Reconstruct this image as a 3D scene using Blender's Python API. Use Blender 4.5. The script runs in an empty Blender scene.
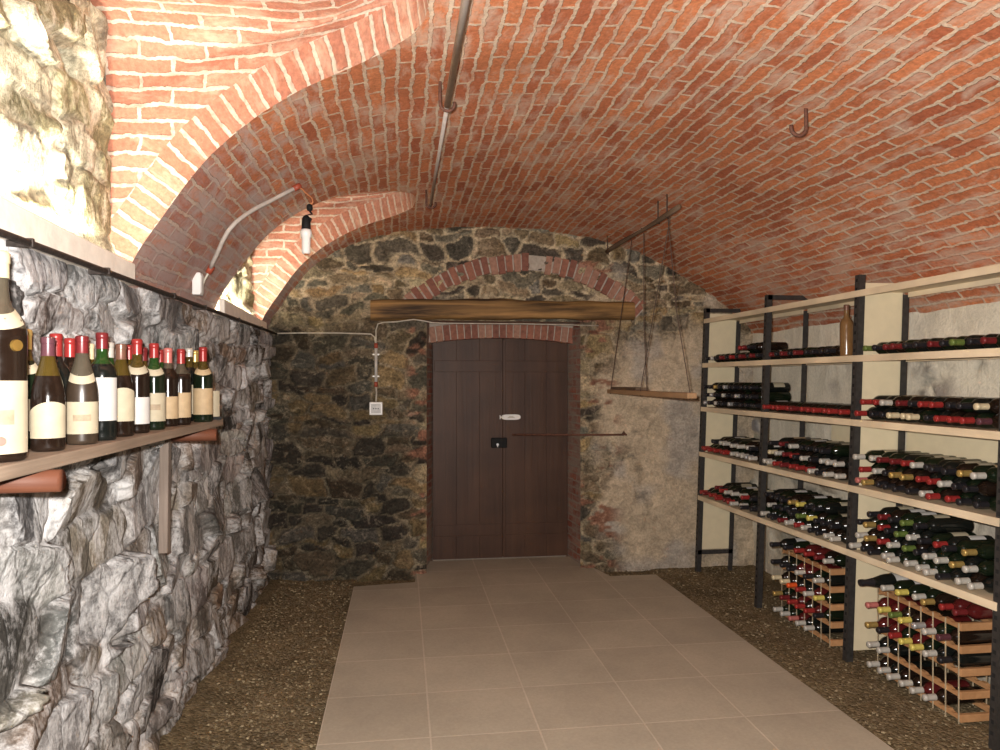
import bpy, bmesh, math, random
import numpy as np
from mathutils import Vector, Matrix

random.seed(7)
C = bpy.context.scene.collection
PI = math.pi
SC = bpy.context.scene

# ------------------------------------------------------------------ camera
FPX = 720.0
YAW = math.atan(98 / 720.0)
CA, SA = math.cos(YAW), math.sin(YAW)
EYE = 1.6
HOR = 380.0

def pix_x(u, y):
    """x of the point on the plane Y = y seen in pixel column u"""
    r = (u - 500) / FPX
    return y * (CA * r + SA) / (CA - SA * r)

def pix_y(u, x):
    r = (u - 500) / FPX
    return x * (CA - SA * r) / (CA * r + SA)

def depth(x, y):
    return x * SA + y * CA

def pix_z(v, x, y):
    return EYE + (HOR - v) / FPX * depth(x, y)

cam = bpy.data.cameras.new('camera')
cam.sensor_fit = 'HORIZONTAL'
cam.sensor_width = 36
cam.lens = 36 * FPX / 1000
cam.shift_y = (HOR - 375) / 1000.0
cam.clip_start = 0.02
camo = bpy.data.objects.new('camera', cam)
C.objects.link(camo)
camo.location = (0, 0, EYE)
camo.rotation_euler = (PI / 2, 0, -YAW)
SC.camera = camo

# ------------------------------------------------------------------ materials
def nt(name):
    m = bpy.data.materials.new(name)
    m.use_nodes = True
    t = m.node_tree
    return m, t, t.nodes, t.links, t.nodes['Principled BSDF']

def N(nodes, typ, **kw):
    n = nodes.new(typ)
    for k, v in kw.items():
        if k in n.inputs.keys():
            n.inputs[k].default_value = v
        else:
            setattr(n, k, v)
    return n

def mixc(t, fac, a, b, blend='MIX'):
    n = t.nodes.new('ShaderNodeMix')
    n.data_type = 'RGBA'
    n.blend_type = blend
    for idx, val in ((0, fac), (6, a), (7, b)):
        if hasattr(val, 'links'):
            t.links.new(val, n.inputs[idx])
        elif isinstance(val, (int, float)):
            n.inputs[idx].default_value = val
        else:
            n.inputs[idx].default_value = (*val[:3], 1)
    return n.outputs[2]

def ramp(t, src, stops):
    n = t.nodes.new('ShaderNodeValToRGB')
    e = n.color_ramp.elements
    while len(e) < len(stops):
        e.new(0.5)
    for i, (p, c) in enumerate(stops):
        e[i].position = p
        e[i].color = (c, c, c, 1) if isinstance(c, (int, float)) else (*c, 1)
    t.links.new(src, n.inputs[0])
    return n.outputs[0]

def noise(t, scale, detail=4, rough=0.55, vec=None, dist=0.0):
    n = t.nodes.new('ShaderNodeTexNoise')
    n.inputs['Scale'].default_value = scale
    n.inputs['Detail'].default_value = detail
    n.inputs['Roughness'].default_value = rough
    n.inputs['Distortion'].default_value = dist
    if vec is not None:
        t.links.new(vec, n.inputs['Vector'])
    return n

def math_n(t, op, a, b=None, clamp=False):
    n = t.nodes.new('ShaderNodeMath')
    n.operation = op
    n.use_clamp = clamp
    for i, v in enumerate((a, b)):
        if v is None:
            continue
        if hasattr(v, 'links'):
            t.links.new(v, n.inputs[i])
        else:
            n.inputs[i].default_value = v
    return n.outputs[0]

def objco(t):
    return t.nodes.new('ShaderNodeTexCoord').outputs['Object']

def bump(t, h, strength, dist, normal=None):
    n = t.nodes.new('ShaderNodeBump')
    n.inputs['Strength'].default_value = strength
    n.inputs['Distance'].default_value = dist
    t.links.new(h, n.inputs['Height'])
    if normal is not None:
        t.links.new(normal, n.inputs['Normal'])
    return n.outputs[0]

def simple(name, col, rough=0.6, metal=0.0, var=0.25, scale=25, bmp=0.0, spec=0.5, trans=0.0, coat=0.0):
    m, t, nd, lk, b = nt(name)
    co = objco(t)
    nz = noise(t, scale, 4, 0.6, co)
    f = ramp(t, nz.outputs[0], [(0.3, 0.0), (0.7, 1.0)])
    c = mixc(t, f, [x * (1 - var) for x in col], [min(1, x * (1 + var)) for x in col])
    lk.new(c, b.inputs['Base Color'])
    b.inputs['Roughness'].default_value = rough
    b.inputs['Metallic'].default_value = metal
    b.inputs['Specular IOR Level'].default_value = spec
    b.inputs['Transmission Weight'].default_value = trans
    b.inputs['Coat Weight'].default_value = coat
    if bmp:
        lk.new(bump(t, nz.outputs[0], bmp, 0.01), b.inputs['Normal'])
    return m

def brick_mat(name, c1, c2, mortar, lime, lime_lo=0.52, lime_hi=0.68, bw=0.25, rh=0.061, ms=0.006, dist=0.012, bstr=0.7, lime_amt=0.8, low=False):
    m, t, nd, lk, b = nt(name)
    uv = nd.new('ShaderNodeUVMap'); uv.uv_map = 'UVMap'
    co = objco(t)
    nz = noise(t, 7, 3, 0.6, uv.outputs[0])
    sub = nd.new('ShaderNodeVectorMath'); sub.operation = 'SUBTRACT'
    lk.new(nz.outputs['Color'], sub.inputs[0]); sub.inputs[1].default_value = (0.5, 0.5, 0.5)
    sc = nd.new('ShaderNodeVectorMath'); sc.operation = 'SCALE'
    lk.new(sub.outputs[0], sc.inputs[0]); sc.inputs['Scale'].default_value = dist * 2
    nzb = noise(t, 45, 2, 0.6, uv.outputs[0])
    sub2 = nd.new('ShaderNodeVectorMath'); sub2.operation = 'SUBTRACT'
    lk.new(nzb.outputs['Color'], sub2.inputs[0]); sub2.inputs[1].default_value = (0.5, 0.5, 0.5)
    sc2 = nd.new('ShaderNodeVectorMath'); sc2.operation = 'SCALE'
    lk.new(sub2.outputs[0], sc2.inputs[0]); sc2.inputs['Scale'].default_value = dist * 0.9
    ad = nd.new('ShaderNodeVectorMath'); lk.new(uv.outputs[0], ad.inputs[0]); lk.new(sc.outputs[0], ad.inputs[1])
    ad2 = nd.new('ShaderNodeVectorMath'); lk.new(ad.outputs[0], ad2.inputs[0]); lk.new(sc2.outputs[0], ad2.inputs[1])
    br = nd.new('ShaderNodeTexBrick')
    lk.new(ad2.outputs[0], br.inputs['Vector'])
    br.offset = 0.5; br.squash = 1.0
    br.inputs['Scale'].default_value = 1.0
    br.inputs['Brick Width'].default_value = bw
    br.inputs['Row Height'].default_value = rh
    br.inputs['Mortar Size'].default_value = ms
    br.inputs['Mortar Smooth'].default_value = 0.25
    br.inputs['Bias'].default_value = -0.1
    br.inputs['Color1'].default_value = (*c1, 1)
    br.inputs['Color2'].default_value = (*c2, 1)
    br.inputs['Mortar'].default_value = (*mortar, 1)
    fine = noise(t, 60, 5, 0.65, co)
    big = noise(t, 1.3, 4, 0.6, co)
    mpl = nd.new('ShaderNodeMapping'); mpl.inputs['Scale'].default_value = (0.45, 1, 1); lk.new(uv.outputs[0], mpl.inputs[0])
    med = noise(t, 10, 4, 0.7, mpl.outputs[0], 0.4)
    avg = [(p + q) * .5 for p, q in zip(c1, c2)]
    br.inputs['Mortar'].default_value = (*avg, 1)
    mps = nd.new('ShaderNodeMapping'); mps.inputs['Scale'].default_value = (0.4, 1, 1); lk.new(uv.outputs[0], mps.inputs[0])
    mv = noise(t, 16, 3, 0.6, mps.outputs[0])
    mfac = math_n(t, 'MULTIPLY', br.outputs['Fac'], ramp(t, mv.outputs[0], [(0.30, 0.35), (0.55, 1.0)]))
    col = mixc(t, mfac, br.outputs['Color'], mortar)
    col = mixc(t, 1.0, col, ramp(t, fine.outputs[0], [(0.25, 0.62), (0.75, 1.25)]), 'MULTIPLY')
    col = mixc(t, 1.0, col, ramp(t, big.outputs[0], [(0.3, 0.8), (0.7, 1.15)]), 'MULTIPLY')
    s = math_n(t, 'MULTIPLY', math_n(t, 'ADD', med.outputs[0], math_n(t, 'MULTIPLY', big.outputs[0], 0.55)), 0.66)
    lf = ramp(t, s, [(lime_lo, 0.0), (lime_hi, lime_amt)])
    col = mixc(t, lf, col, lime)
    if low:      # grey lime plaster smears on the left piers, their grey-lilac shade painted in too
        sx = nd.new('ShaderNodeSeparateXYZ'); lk.new(co, sx.inputs[0])
        f = math_n(t, 'SUBTRACT', math_n(t, 'MULTIPLY', sx.outputs[0], -1.0), 0.42)
        f = math_n(t, 'MULTIPLY', math_n(t, 'ADD', math_n(t, 'MULTIPLY', f, .6), math_n(t, 'MULTIPLY', math_n(t, 'SUBTRACT', med.outputs[0], 0.5), 1.3)), 2.6, True)
        col = mixc(t, math_n(t, 'MULTIPLY', f, .72), col, (0.42, 0.335, 0.32))
    lk.new(col, b.inputs['Base Color'])
    b.inputs['Roughness'].default_value = 0.9
    b.inputs['Specular IOR Level'].default_value = 0.25
    h = math_n(t, 'SUBTRACT', math_n(t, 'MULTIPLY', fine.outputs[0], 0.35), math_n(t, 'MULTIPLY', br.outputs['Fac'], 1.0))
    h = math_n(t, 'ADD', h, math_n(t, 'MULTIPLY', med.outputs[0], 0.6))
    lk.new(bump(t, h, bstr, 0.012), b.inputs['Normal'])
    return m

def stone_mat(name, lime, lime_lo, lime_hi, lime_amt, scale=1.0, bstr=0.8, var=(0.45, 1.4), zs=.55, ms=11, md=.8, crack=0.0):
    m, t, nd, lk, b = nt(name)
    at = nd.new('ShaderNodeAttribute'); at.attribute_name = 'stone_colour'
    co = objco(t)
    fine = noise(t, 55 * scale, 6, 0.7, co)
    mp = nd.new('ShaderNodeMapping'); mp.inputs['Scale'].default_value = (1, 1, zs); lk.new(co, mp.inputs[0])
    med = noise(t, ms * scale, 6, 0.7, mp.outputs[0], md)
    col = mixc(t, 1.0, at.outputs['Color'], ramp(t, fine.outputs[0], [(0.3, var[0]), (0.7, var[1])]), 'MULTIPLY')
    col = mixc(t, 1.0, col, ramp(t, med.outputs[0], [(0.3, var[0]), (0.7, var[1] * 0.95)]), 'MULTIPLY')
    col = mixc(t, at.outputs['Alpha'], at.outputs['Color'], col)
    ck = None
    if crack:
        w1 = noise(t, 6, 4, 0.6, co)
        wv = nd.new('ShaderNodeVectorMath'); wv.operation = 'MULTIPLY_ADD'
        lk.new(w1.outputs['Color'], wv.inputs[0]); wv.inputs[1].default_value = (.09, .09, .09); lk.new(co, wv.inputs[2])
        mpc = nd.new('ShaderNodeMapping'); mpc.inputs['Scale'].default_value = (1, 1.25, .75); lk.new(wv.outputs[0], mpc.inputs[0])
        ds = []
        for sc_v, lo_ in ((7.0, .45), (19.0, .86)):
            vo = nd.new('ShaderNodeTexVoronoi'); vo.feature = 'DISTANCE_TO_EDGE'; vo.inputs['Scale'].default_value = sc_v
            lk.new(mpc.outputs[0], vo.inputs['Vector'])
            ds.append(ramp(t, vo.outputs['Distance'], [(0.0, lo_), (0.055, 1.0)]))
        ck = mixc(t, 1.0, ds[0], ds[1], 'MULTIPLY')
        cel = nd.new('ShaderNodeTexVoronoi'); cel.inputs['Scale'].default_value = 7.0; lk.new(mpc.outputs[0], cel.inputs['Vector'])
        sp = nd.new('ShaderNodeSeparateColor'); lk.new(cel.outputs['Color'], sp.inputs[0])
        col = mixc(t, 1.0, col, ramp(t, sp.outputs[0], [(0.0, .5), (1.0, 1.4)]), 'MULTIPLY')
    lowf = noise(t, 2.6 * scale, 3, 0.6, co)
    s = math_n(t, 'ADD', math_n(t, 'MULTIPLY', med.outputs[0], 0.55), math_n(t, 'MULTIPLY', fine.outputs[0], 0.2))
    s = math_n(t, 'ADD', s, math_n(t, 'MULTIPLY', lowf.outputs[0], 0.25))
    lf = ramp(t, s, [(lime_lo, 0.0), (lime_hi, lime_amt)])
    col = mixc(t, lf, col, lime)
    if ck is not None:
        col = mixc(t, crack, col, mixc(t, 1.0, col, ck, 'MULTIPLY'))
    lk.new(col, b.inputs['Base Color'])
    b.inputs['Roughness'].default_value = 0.88
    b.inputs['Specular IOR Level'].default_value = 0.3
    h = math_n(t, 'ADD', math_n(t, 'MULTIPLY', fine.outputs[0], 0.5), med.outputs[0])
    if ck is not None:
        h = math_n(t, 'ADD', h, math_n(t, 'MULTIPLY', ck, crack * .5))
    lk.new(bump(t, h, bstr, 0.02), b.inputs['Normal'])
    return m

def wood_mat(name, c1, c2, axis=0, rough=0.7, scale=1.0, lo=.3, hi=.72):
    m, t, nd, lk, b = nt(name)
    co = objco(t)
    mp = nd.new('ShaderNodeMapping')
    s = [22 * scale] * 3; s[axis] = 1.2 * scale
    mp.inputs['Scale'].default_value = s
    lk.new(co, mp.inputs[0])
    nz = noise(t, 1.0, 5, 0.65, mp.outputs[0], 0.6)
    f2 = noise(t, 3.0, 3, 0.5, co)
    c = mixc(t, ramp(t, nz.outputs[0], [(lo, 0.0), (hi, 1.0)]), c1, c2)
    c = mixc(t, 1.0, c, ramp(t, f2.outputs[0], [(0.3, 0.75), (0.7, 1.15)]), 'MULTIPLY')
    lk.new(c, b.inputs['Base Color'])
    b.inputs['Roughness'].default_value = rough
    b.inputs['Specular IOR Level'].default_value = 0.3
    lk.new(bump(t, nz.outputs[0], 0.4, 0.006), b.inputs['Normal'])
    return m

M = {}
M['vault'] = brick_mat('vault brick', (0.61, 0.215, 0.093), (0.40, 0.115, 0.056), (0.64, 0.49, 0.355), (0.58, 0.46, 0.36), 0.50, 0.62, ms=0.0085, dist=0.02, lime_amt=.62, low=True)
M['lunette'] = brick_mat('lunette brick', (0.48, 0.225, 0.15), (0.41, 0.165, 0.105), (0.60, 0.52, 0.42), (0.60, 0.48, 0.36), 0.52, 0.70, ms=0.009, dist=0.018)
M['archbrick'] = brick_mat('arch brick', (0.36, 0.12, 0.075), (0.24, 0.08, 0.055), (0.34, 0.28, 0.22), (0.30, 0.25, 0.20), 0.40, 0.56, bw=0.20, rh=0.062, ms=0.008)
M['stone_left'] = stone_mat('grey schist wall', (0.64, 0.635, 0.63), 0.47, 0.57, 0.85, var=(0.5, 1.35), bstr=.7, zs=.5, ms=8, md=.25, crack=.75)
M['stone_back'] = stone_mat('brown rubble wall', (0.46, 0.38, 0.27), 0.54, 0.68, 0.6, var=(0.36, 1.6), zs=1.3)
M['stone_lun'] = stone_mat('limed stone wall', (0.80, 0.76, 0.62), 0.50, 0.62, 0.9)
M['plaster'] = stone_mat('limewashed wall', (0.86, 0.79, 0.65), 0.50, 0.62, 0.6, var=(0.86, 1.12), bstr=0.5)
M['ledge'] = simple('pale plaster ledge', (0.84, 0.78, 0.68), 0.9, var=0.1, scale=14, bmp=0.3)
M['iron'] = simple('dark iron', (0.05, 0.04, 0.035), 0.6, 0.6, 0.4, 60, 0.2)
M['rust'] = simple('rusty iron', (0.13, 0.055, 0.035), 0.75, 0.2, 0.4, 60, 0.3)
M['greypipe'] = simple('grey conduit', (0.42, 0.37, 0.33), 0.5, 0.0, 0.12, 30)
M['palepipe'] = simple('pale conduit', (0.50, 0.49, 0.46), 0.5, 0.0, 0.1, 30)
M['redcap'] = simple('red coupling', (0.32, 0.06, 0.03), 0.5)
M['copper'] = simple('copper wire', (0.50, 0.19, 0.08), 0.45, 0.3)
M['black'] = simple('black plastic', (0.008, 0.008, 0.008), 0.7, spec=.25)
M['cable'] = simple('white cable', (0.50, 0.46, 0.38), 0.5)
M['white'] = simple('white plastic', (0.78, 0.77, 0.74), 0.35, var=0.05)
M['bulb'] = simple('white bulb glass', (0.85, 0.83, 0.80), 0.25, var=0.03)
M['brass'] = simple('brass', (0.45, 0.28, 0.07), 0.35, 0.8)
M['silver'] = simple('silver metal', (0.6, 0.6, 0.6), 0.3, 0.9)
M['wire'] = simple('rusty wire', (0.08, 0.05, 0.035), 0.7, 0.2)
M['door'] = wood_mat('dark brown door wood', (0.054, 0.023, 0.012), (0.080, 0.037, 0.019), 2, 0.5, .6)
M['beam'] = wood_mat('old oak beam', (0.045, 0.024, 0.010), (0.36, 0.20, 0.07), 0, 0.7, 0.42, .42, .62)
M['shelfwood'] = wood_mat('weathered shelf plank', (0.20, 0.145, 0.10), (0.33, 0.25, 0.185), 1, 0.8)
M['pegwood'] = wood_mat('red brown peg', (0.10, 0.034, 0.018), (0.16, 0.058, 0.03), 0, 0.6)
M['polewood'] = wood_mat('grey brown pole', (0.10, 0.065, 0.04), (0.19, 0.13, 0.085), 1, 0.8)
M['boardwood'] = wood_mat('hanging board wood', (0.34, 0.20, 0.10), (0.46, 0.29, 0.16), 1, 0.7)
M['rackwood'] = wood_mat('orange pine', (0.40, 0.20, 0.085), (0.52, 0.28, 0.13), 1, 0.6)
M['batten'] = wood_mat('grey batten', (0.16, 0.125, 0.10), (0.27, 0.215, 0.18), 2, 0.85)
M['cream'] = simple('cream enamel', (0.72, 0.62, 0.42), 0.45, 0.0, 0.05, 12)
M['creamwood'] = wood_mat('cream shelf board', (0.70, 0.56, 0.37), (0.78, 0.65, 0.46), 1, 0.5)
M['post'] = simple('charcoal slotted steel', (0.046, 0.042, 0.039), 0.5, 0.3, 0.3, 40)
M['hole'] = simple('slot dark', (0.008, 0.008, 0.008), 0.9)
M['strap'] = simple('pale metal strap', (0.55, 0.45, 0.30), 0.5, 0.2)

def glassy(name, col, rough=0.08, trans=0.0):
    m, t, nd, lk, b = nt(name)
    nz = noise(t, 30, 3, 0.6, objco(t))
    lk.new(mixc(t, ramp(t, nz.outputs[0], [(0.35, 0), (0.7, 1)]), col, [min(1, c * 1.25 + 0.002) for c in col]), b.inputs['Base Color'])
    r = ramp(t, nz.outputs[0], [(0.4, rough), (0.75, rough + 0.16)])
    lk.new(r, b.inputs['Roughness'])
    b.inputs['Transmission Weight'].default_value = trans
    b.inputs['IOR'].default_value = 1.5
    return m
M['g_black'] = glassy('dark glass', (0.006, 0.007, 0.006))
M['g_green'] = glassy('dark green glass', (0.005, 0.009, 0.004))
M['g_brown'] = glassy('dark brown glass', (0.010, 0.0055, 0.0035))
M['g_red'] = glassy('deep red wine glass', (0.065, 0.007, 0.007))
M['g_neckyellow'] = glassy('olive neck glass', (0.08, 0.052, 0.010), 0.06, 0.35)
M['g_neckgreen'] = glassy('green neck glass', (0.02, 0.06, 0.012), 0.06, 0.35)
M['g_neckgrey'] = glassy('dusty clear glass', (0.09, 0.075, 0.052), 0.15, 0.35)
M['g_amber'] = glassy('amber glass', (0.20, 0.105, 0.04), 0.12, 0.2)
M['g_dust'] = simple('dusty brown glass', (0.034, 0.023, 0.015), 0.3, var=0.35, scale=18)
CAPS = {
    'red': (0.29, 0.026, 0.024), 'maroon': (0.16, 0.018, 0.02), 'white': (0.50, 0.475, 0.42), 'black': (0.018, 0.017, 0.02),
    'gold': (0.58, 0.40, 0.13), 'yellow': (0.62, 0.52, 0.12), 'green': (0.12, 0.17, 0.04), 'silver': (0.55, 0.55, 0.55),
    'pink': (0.50, 0.16, 0.14), 'orange': (0.75, 0.10, 0.02), 'purple': (0.10, 0.035, 0.045), 'brown': (0.16, 0.075, 0.05),
    'blue': (0.04, 0.05, 0.12), 'cream': (0.66, 0.56, 0.36),
}
for k, c in CAPS.items():
    M['cap_' + k] = simple(k + ' capsule', c, 0.32, 0.15 if k not in ('gold', 'silver') else 0.6, 0.12, 40)
M['paper_cream'] = simple('cream label paper', (0.38, 0.33, 0.23), 0.7, var=0.08, scale=30)
M['paper_white'] = simple('white label paper', (0.48, 0.46, 0.43), 0.7, var=0.05, scale=30)
M['paper_tan'] = simple('tan label paper', (0.40, 0.29, 0.165), 0.7, var=0.12, scale=30)
M['paper_ink'] = simple('brown label ink', (0.30, 0.23, 0.15), 0.7, var=0.25, scale=50)
M['paper_red'] = simple('red label seal', (0.55, 0.10, 0.07), 0.6)

# gravel floor
def gravel_mat():
    m, t, nd, lk, b = nt('brown gravel earth')
    co = objco(t)
    v = nd.new('ShaderNodeTexVoronoi'); v.inputs['Scale'].default_value = 75; lk.new(co, v.inputs['Vector'])
    v2 = nd.new('ShaderNodeTexVoronoi'); v2.inputs['Scale'].default_value = 150; lk.new(co, v2.inputs['Vector'])
    sep = nd.new('ShaderNodeSeparateColor'); lk.new(v.outputs['Color'], sep.inputs[0])
    c = nd.new('ShaderNodeValToRGB')
    el = c.color_ramp.elements
    el[0].position = 0; el[0].color = (0.115, 0.083, 0.042, 1)
    el[1].position = 1; el[1].color = (0.30, 0.23, 0.125, 1)
    for p, q in ((0.35, (0.15, 0.11, 0.058, 1)), (0.7, (0.21, 0.155, 0.083, 1)), (0.88, (0.22, 0.165, 0.10, 1))):
        e = el.new(p); e.color = q
    lk.new(sep.outputs[0], c.inputs[0])
    big = noise(t, 2.2, 4, 0.6, co)
    col = mixc(t, 1.0, c.outputs[0], ramp(t, big.outputs[0], [(0.3, 0.65), (0.7, 1.3)]), 'MULTIPLY')
    lk.new(col, b.inputs['Base Color'])
    b.inputs['Roughness'].default_value = 0.9
    b.inputs['Specular IOR Level'].default_value = 0.2
    h = math_n(t, 'ADD', math_n(t, 'MULTIPLY', v.outputs['Distance'], -1.0), math_n(t, 'MULTIPLY', v2.outputs['Distance'], -0.5))
    lk.new(bump(t, h, 0.6, 0.015), b.inputs['Normal'])
    return m
M['gravel'] = gravel_mat()
for i, c in enumerate([(0.19, 0.14, 0.075), (0.14, 0.10, 0.055), (0.34, 0.27, 0.16), (0.10, 0.07, 0.036)]):
    M['pebble%d' % i] = simple('pebble tone %d' % i, c, 0.85, var=0.3)

def path_mat():
    m, t, nd, lk, b = nt('beige paving slabs')
    uv = nd.new('ShaderNodeUVMap'); uv.uv_map = 'UVMap'
    co = objco(t)
    br = nd.new('ShaderNodeTexBrick'); lk.new(uv.outputs[0], br.inputs['Vector'])
    br.offset = 0.0
    br.inputs['Scale'].default_value = 1.0
    br.inputs['Brick Width'].default_value = 0.489
    br.inputs['Row Height'].default_value = 0.46
    br.inputs['Mortar Size'].default_value = 0.006
    br.inputs['Mortar Smooth'].default_value = 0.6
    br.inputs['Color1'].default_value = (0.45, 0.39, 0.30, 1)
    br.inputs['Color2'].default_value = (0.395, 0.34, 0.26, 1)
    br.inputs['Mortar'].default_value = (0.53, 0.455, 0.355, 1)
    big = noise(t, 1.6, 4, 0.6, co)
    fine = noise(t, 70, 4, 0.6, co)
    col = mixc(t, 1.0, br.outputs['Color'], ramp(t, big.outputs[0], [(0.3, 0.86), (0.7, 1.1)]), 'MULTIPLY')
    col = mixc(t, 1.0, col, ramp(t, fine.outputs[0], [(0.3, 0.92), (0.7, 1.06)]), 'MULTIPLY')
    lk.new(col, b.inputs['Base Color'])
    b.inputs['Roughness'].default_value = 0.7
    b.inputs['Specular IOR Level'].default_value = 0.3
    lk.new(bump(t, math_n(t, 'SUBTRACT', math_n(t, 'MULTIPLY', fine.outputs[0], 0.3), br.outputs['Fac']), 0.25, 0.003), b.inputs['Normal'])
    return m
M['path'] = path_mat()

# ------------------------------------------------------------------ mesh helpers
def mesh_obj(name, verts, faces, mats, parent=None, smooth=True, mat_idx=None, uvs=None, cols=None):
    me = bpy.data.meshes.new(name)
    me.from_pydata([tuple(v) for v in verts], [], [tuple(f) for f in faces])
    if not isinstance(mats, (list, tuple)):
        mats = [mats]
    for m in mats:
        me.materials.append(m)
    if mat_idx is not None:
        me.polygons.foreach_set('material_index', np.asarray(mat_idx, dtype=np.int32))
    if uvs is not None:
        l = me.uv_layers.new(name='UVMap')
        li = np.zeros(len(me.loops), dtype=np.int32)
        me.loops.foreach_get('vertex_index', li)
        l.data.foreach_set('uv', np.asarray(uvs, dtype=np.float32)[li].ravel())
    if cols is not None:
        a = me.color_attributes.new('stone_colour', 'FLOAT_COLOR', 'POINT')
        c4 = np.ones((len(cols), 4), dtype=np.float32); c4[:, :cols.shape[1]] = cols
        a.data.foreach_set('color', c4.ravel())
    me.polygons.foreach_set('use_smooth', np.full(len(me.polygons), smooth, dtype=bool))
    me.update()
    o = bpy.data.objects.new(name, me)
    C.objects.link(o)
    if parent is not None:
        o.parent = parent
    return o

class MB:
    def __init__(s):
        s.v = []; s.f = []; s.m = []; s.uv = []
    def add(s, vs, fs, mi=0):
        n = len(s.v)
        s.v += [tuple(v) for v in vs]
        s.f += [tuple(i + n for i in f) for f in fs]
        s.m += [mi] * len(fs)
    def box(s, x0, x1, y0, y1, z0, z1, mi=0, fn=None, bev=0.0):
        if bev:
            bm = bmesh.new()
            bmesh.ops.create_cube(bm, size=1)
            for v in bm.verts:
                v.co = (x0 + (v.co.x + .5) * (x1 - x0), y0 + (v.co.y + .5) * (y1 - y0), z0 + (v.co.z + .5) * (z1 - z0))
            bmesh.ops.bevel(bm, geom=list(bm.edges), offset=bev, segments=2, affect='EDGES', profile=0.5)
            bm.verts.index_update()
            vs = [v.co.copy() for v in bm.verts]; fs = [[v.index for v in f.verts] for f in bm.faces]
            bm.free()
        else:
            vs = [Vector((x, y, z)) for x in (x0, x1) for y in (y0, y1) for z in (z0, z1)]
            fs = [(0, 1, 3, 2), (4, 6, 7, 5), (0, 4, 5, 1), (2, 3, 7, 6), (0, 2, 6, 4), (1, 5, 7, 3)]
        if fn:
            vs = [fn(v) for v in vs]
        s.add(vs, fs, mi)
    def tube(s, pts, r, seg=8, mi=0, cap=True):
        pts = [Vector(p) for p in pts]
        n = len(pts)
        rr = r if isinstance(r, (list, tuple)) else [r] * n
        up = None; vs = []; fs = []
        for i, p in enumerate(pts):
            d = (pts[min(i + 1, n - 1)] - pts[max(i - 1, 0)]).normalized()
            if up is None:
                up = Vector((0, 0, 1)) if abs(d.z) < 0.9 else Vector((1, 0, 0))
            a = (up - d * up.dot(d)).normalized(); up = a
            b = d.cross(a)
            for k in range(seg):
                t = 2 * PI * k / seg
                vs.append(p + (a * math.cos(t) + b * math.sin(t)) * rr[i])
        for i in range(n - 1):
            for k in range(seg):
                fs.append((i * seg + k, i * seg + (k + 1) % seg, (i + 1) * seg + (k + 1) % seg, (i + 1) * seg + k))
        if cap:
            fs.append(tuple(range(seg))[::-1]); fs.append(tuple((n - 1) * seg + k for k in range(seg)))
        s.add(vs, fs, mi)
    def lathe(s, prof, seg=20, a0=0.0, a1=2 * PI, mi=0, mfun=None):
        full = abs(a1 - a0 - 2 * PI) < 1e-6
        k = seg if full else seg + 1
        vs = []; fs = []; ms = []
        for (r, z) in prof:
            for i in range(k):
                t = a0 + (a1 - a0) * i / seg
                vs.append((r * math.cos(t), r * math.sin(t), z))
        for j in range(len(prof) - 1):
            for i in range(seg):
                i2 = (i + 1) % k
                fs.append((j * k + i, j * k + i2, (j + 1) * k + i2, (j + 1) * k + i))
                ms.append(mfun(0.5 * (prof[j][1] + prof[j + 1][1])) if mfun else mi)
        n = len(s.v)
        s.v += vs; s.f += [tuple(q + n for q in f) for f in fs]; s.m += ms
    def build(s, name, mats, parent=None, smooth=False):
        return mesh_obj(name, s.v, s.f, mats, parent, smooth, s.m)

def autosmooth(o, ang=35):
    me = o.data
    me.polygons.foreach_set('use_smooth', np.ones(len(me.polygons), dtype=bool))
    bm = bmesh.new(); bm.from_mesh(me)
    bmesh.ops.remove_doubles(bm, verts=bm.verts, dist=1e-6)
    for e in bm.edges:
        if len(e.link_faces) == 2 and e.calc_face_angle(0) > math.radians(ang):
            e.smooth = False
    bmesh.ops.recalc_face_normals(bm, faces=bm.faces)
    bm.to_mesh(me); bm.free()
    return o

def tag(o, label=None, cat=None, group=None, kind=None):
    if label: o['label'] = label
    if cat: o['category'] = cat
    if group: o['group'] = group
    if kind: o['kind'] = kind
    return o

def empty(name, loc=(0, 0, 0)):
    o = bpy.data.objects.new(name, None)
    o.empty_display_size = 0.05
    C.objects.link(o)
    o.location = loc
    return o

# ------------------------------------------------------------------ numpy noise + stones
def vnoise(x, y, seed):
    xi = np.floor(x).astype(np.int64); yi = np.floor(y).astype(np.int64)
    xf = x - xi; yf = y - yi
    def h(a, b):
        n = (a * 374761393 + b * 668265263 + seed * 974711) & 0xffffffff
        n = ((n ^ (n >> 13)) * 1274126177) & 0xffffffff
        n = n ^ (n >> 16)
        return (n & 0xffff) / 65535.0
    sx = xf * xf * (3 - 2 * xf); sy = yf * yf * (3 - 2 * yf)
    return (h(xi, yi) * (1 - sx) + h(xi + 1, yi) * sx) * (1 - sy) + (h(xi, yi + 1) * (1 - sx) + h(xi + 1, yi + 1) * sx) * sy

def fbm(x, y, seed, oct=4):
    s = 0; a = 0.5; t = 0
    for o in range(oct):
        s = s + a * vnoise(x * 2 ** o, y * 2 ** o, seed + o * 17); t += a; a *= 0.55
    return s / t

def sstep(a, b, x):
    t = np.clip((x - a) / (b - a), 0, 1)
    return t * t * (3 - 2 * t)

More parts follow.
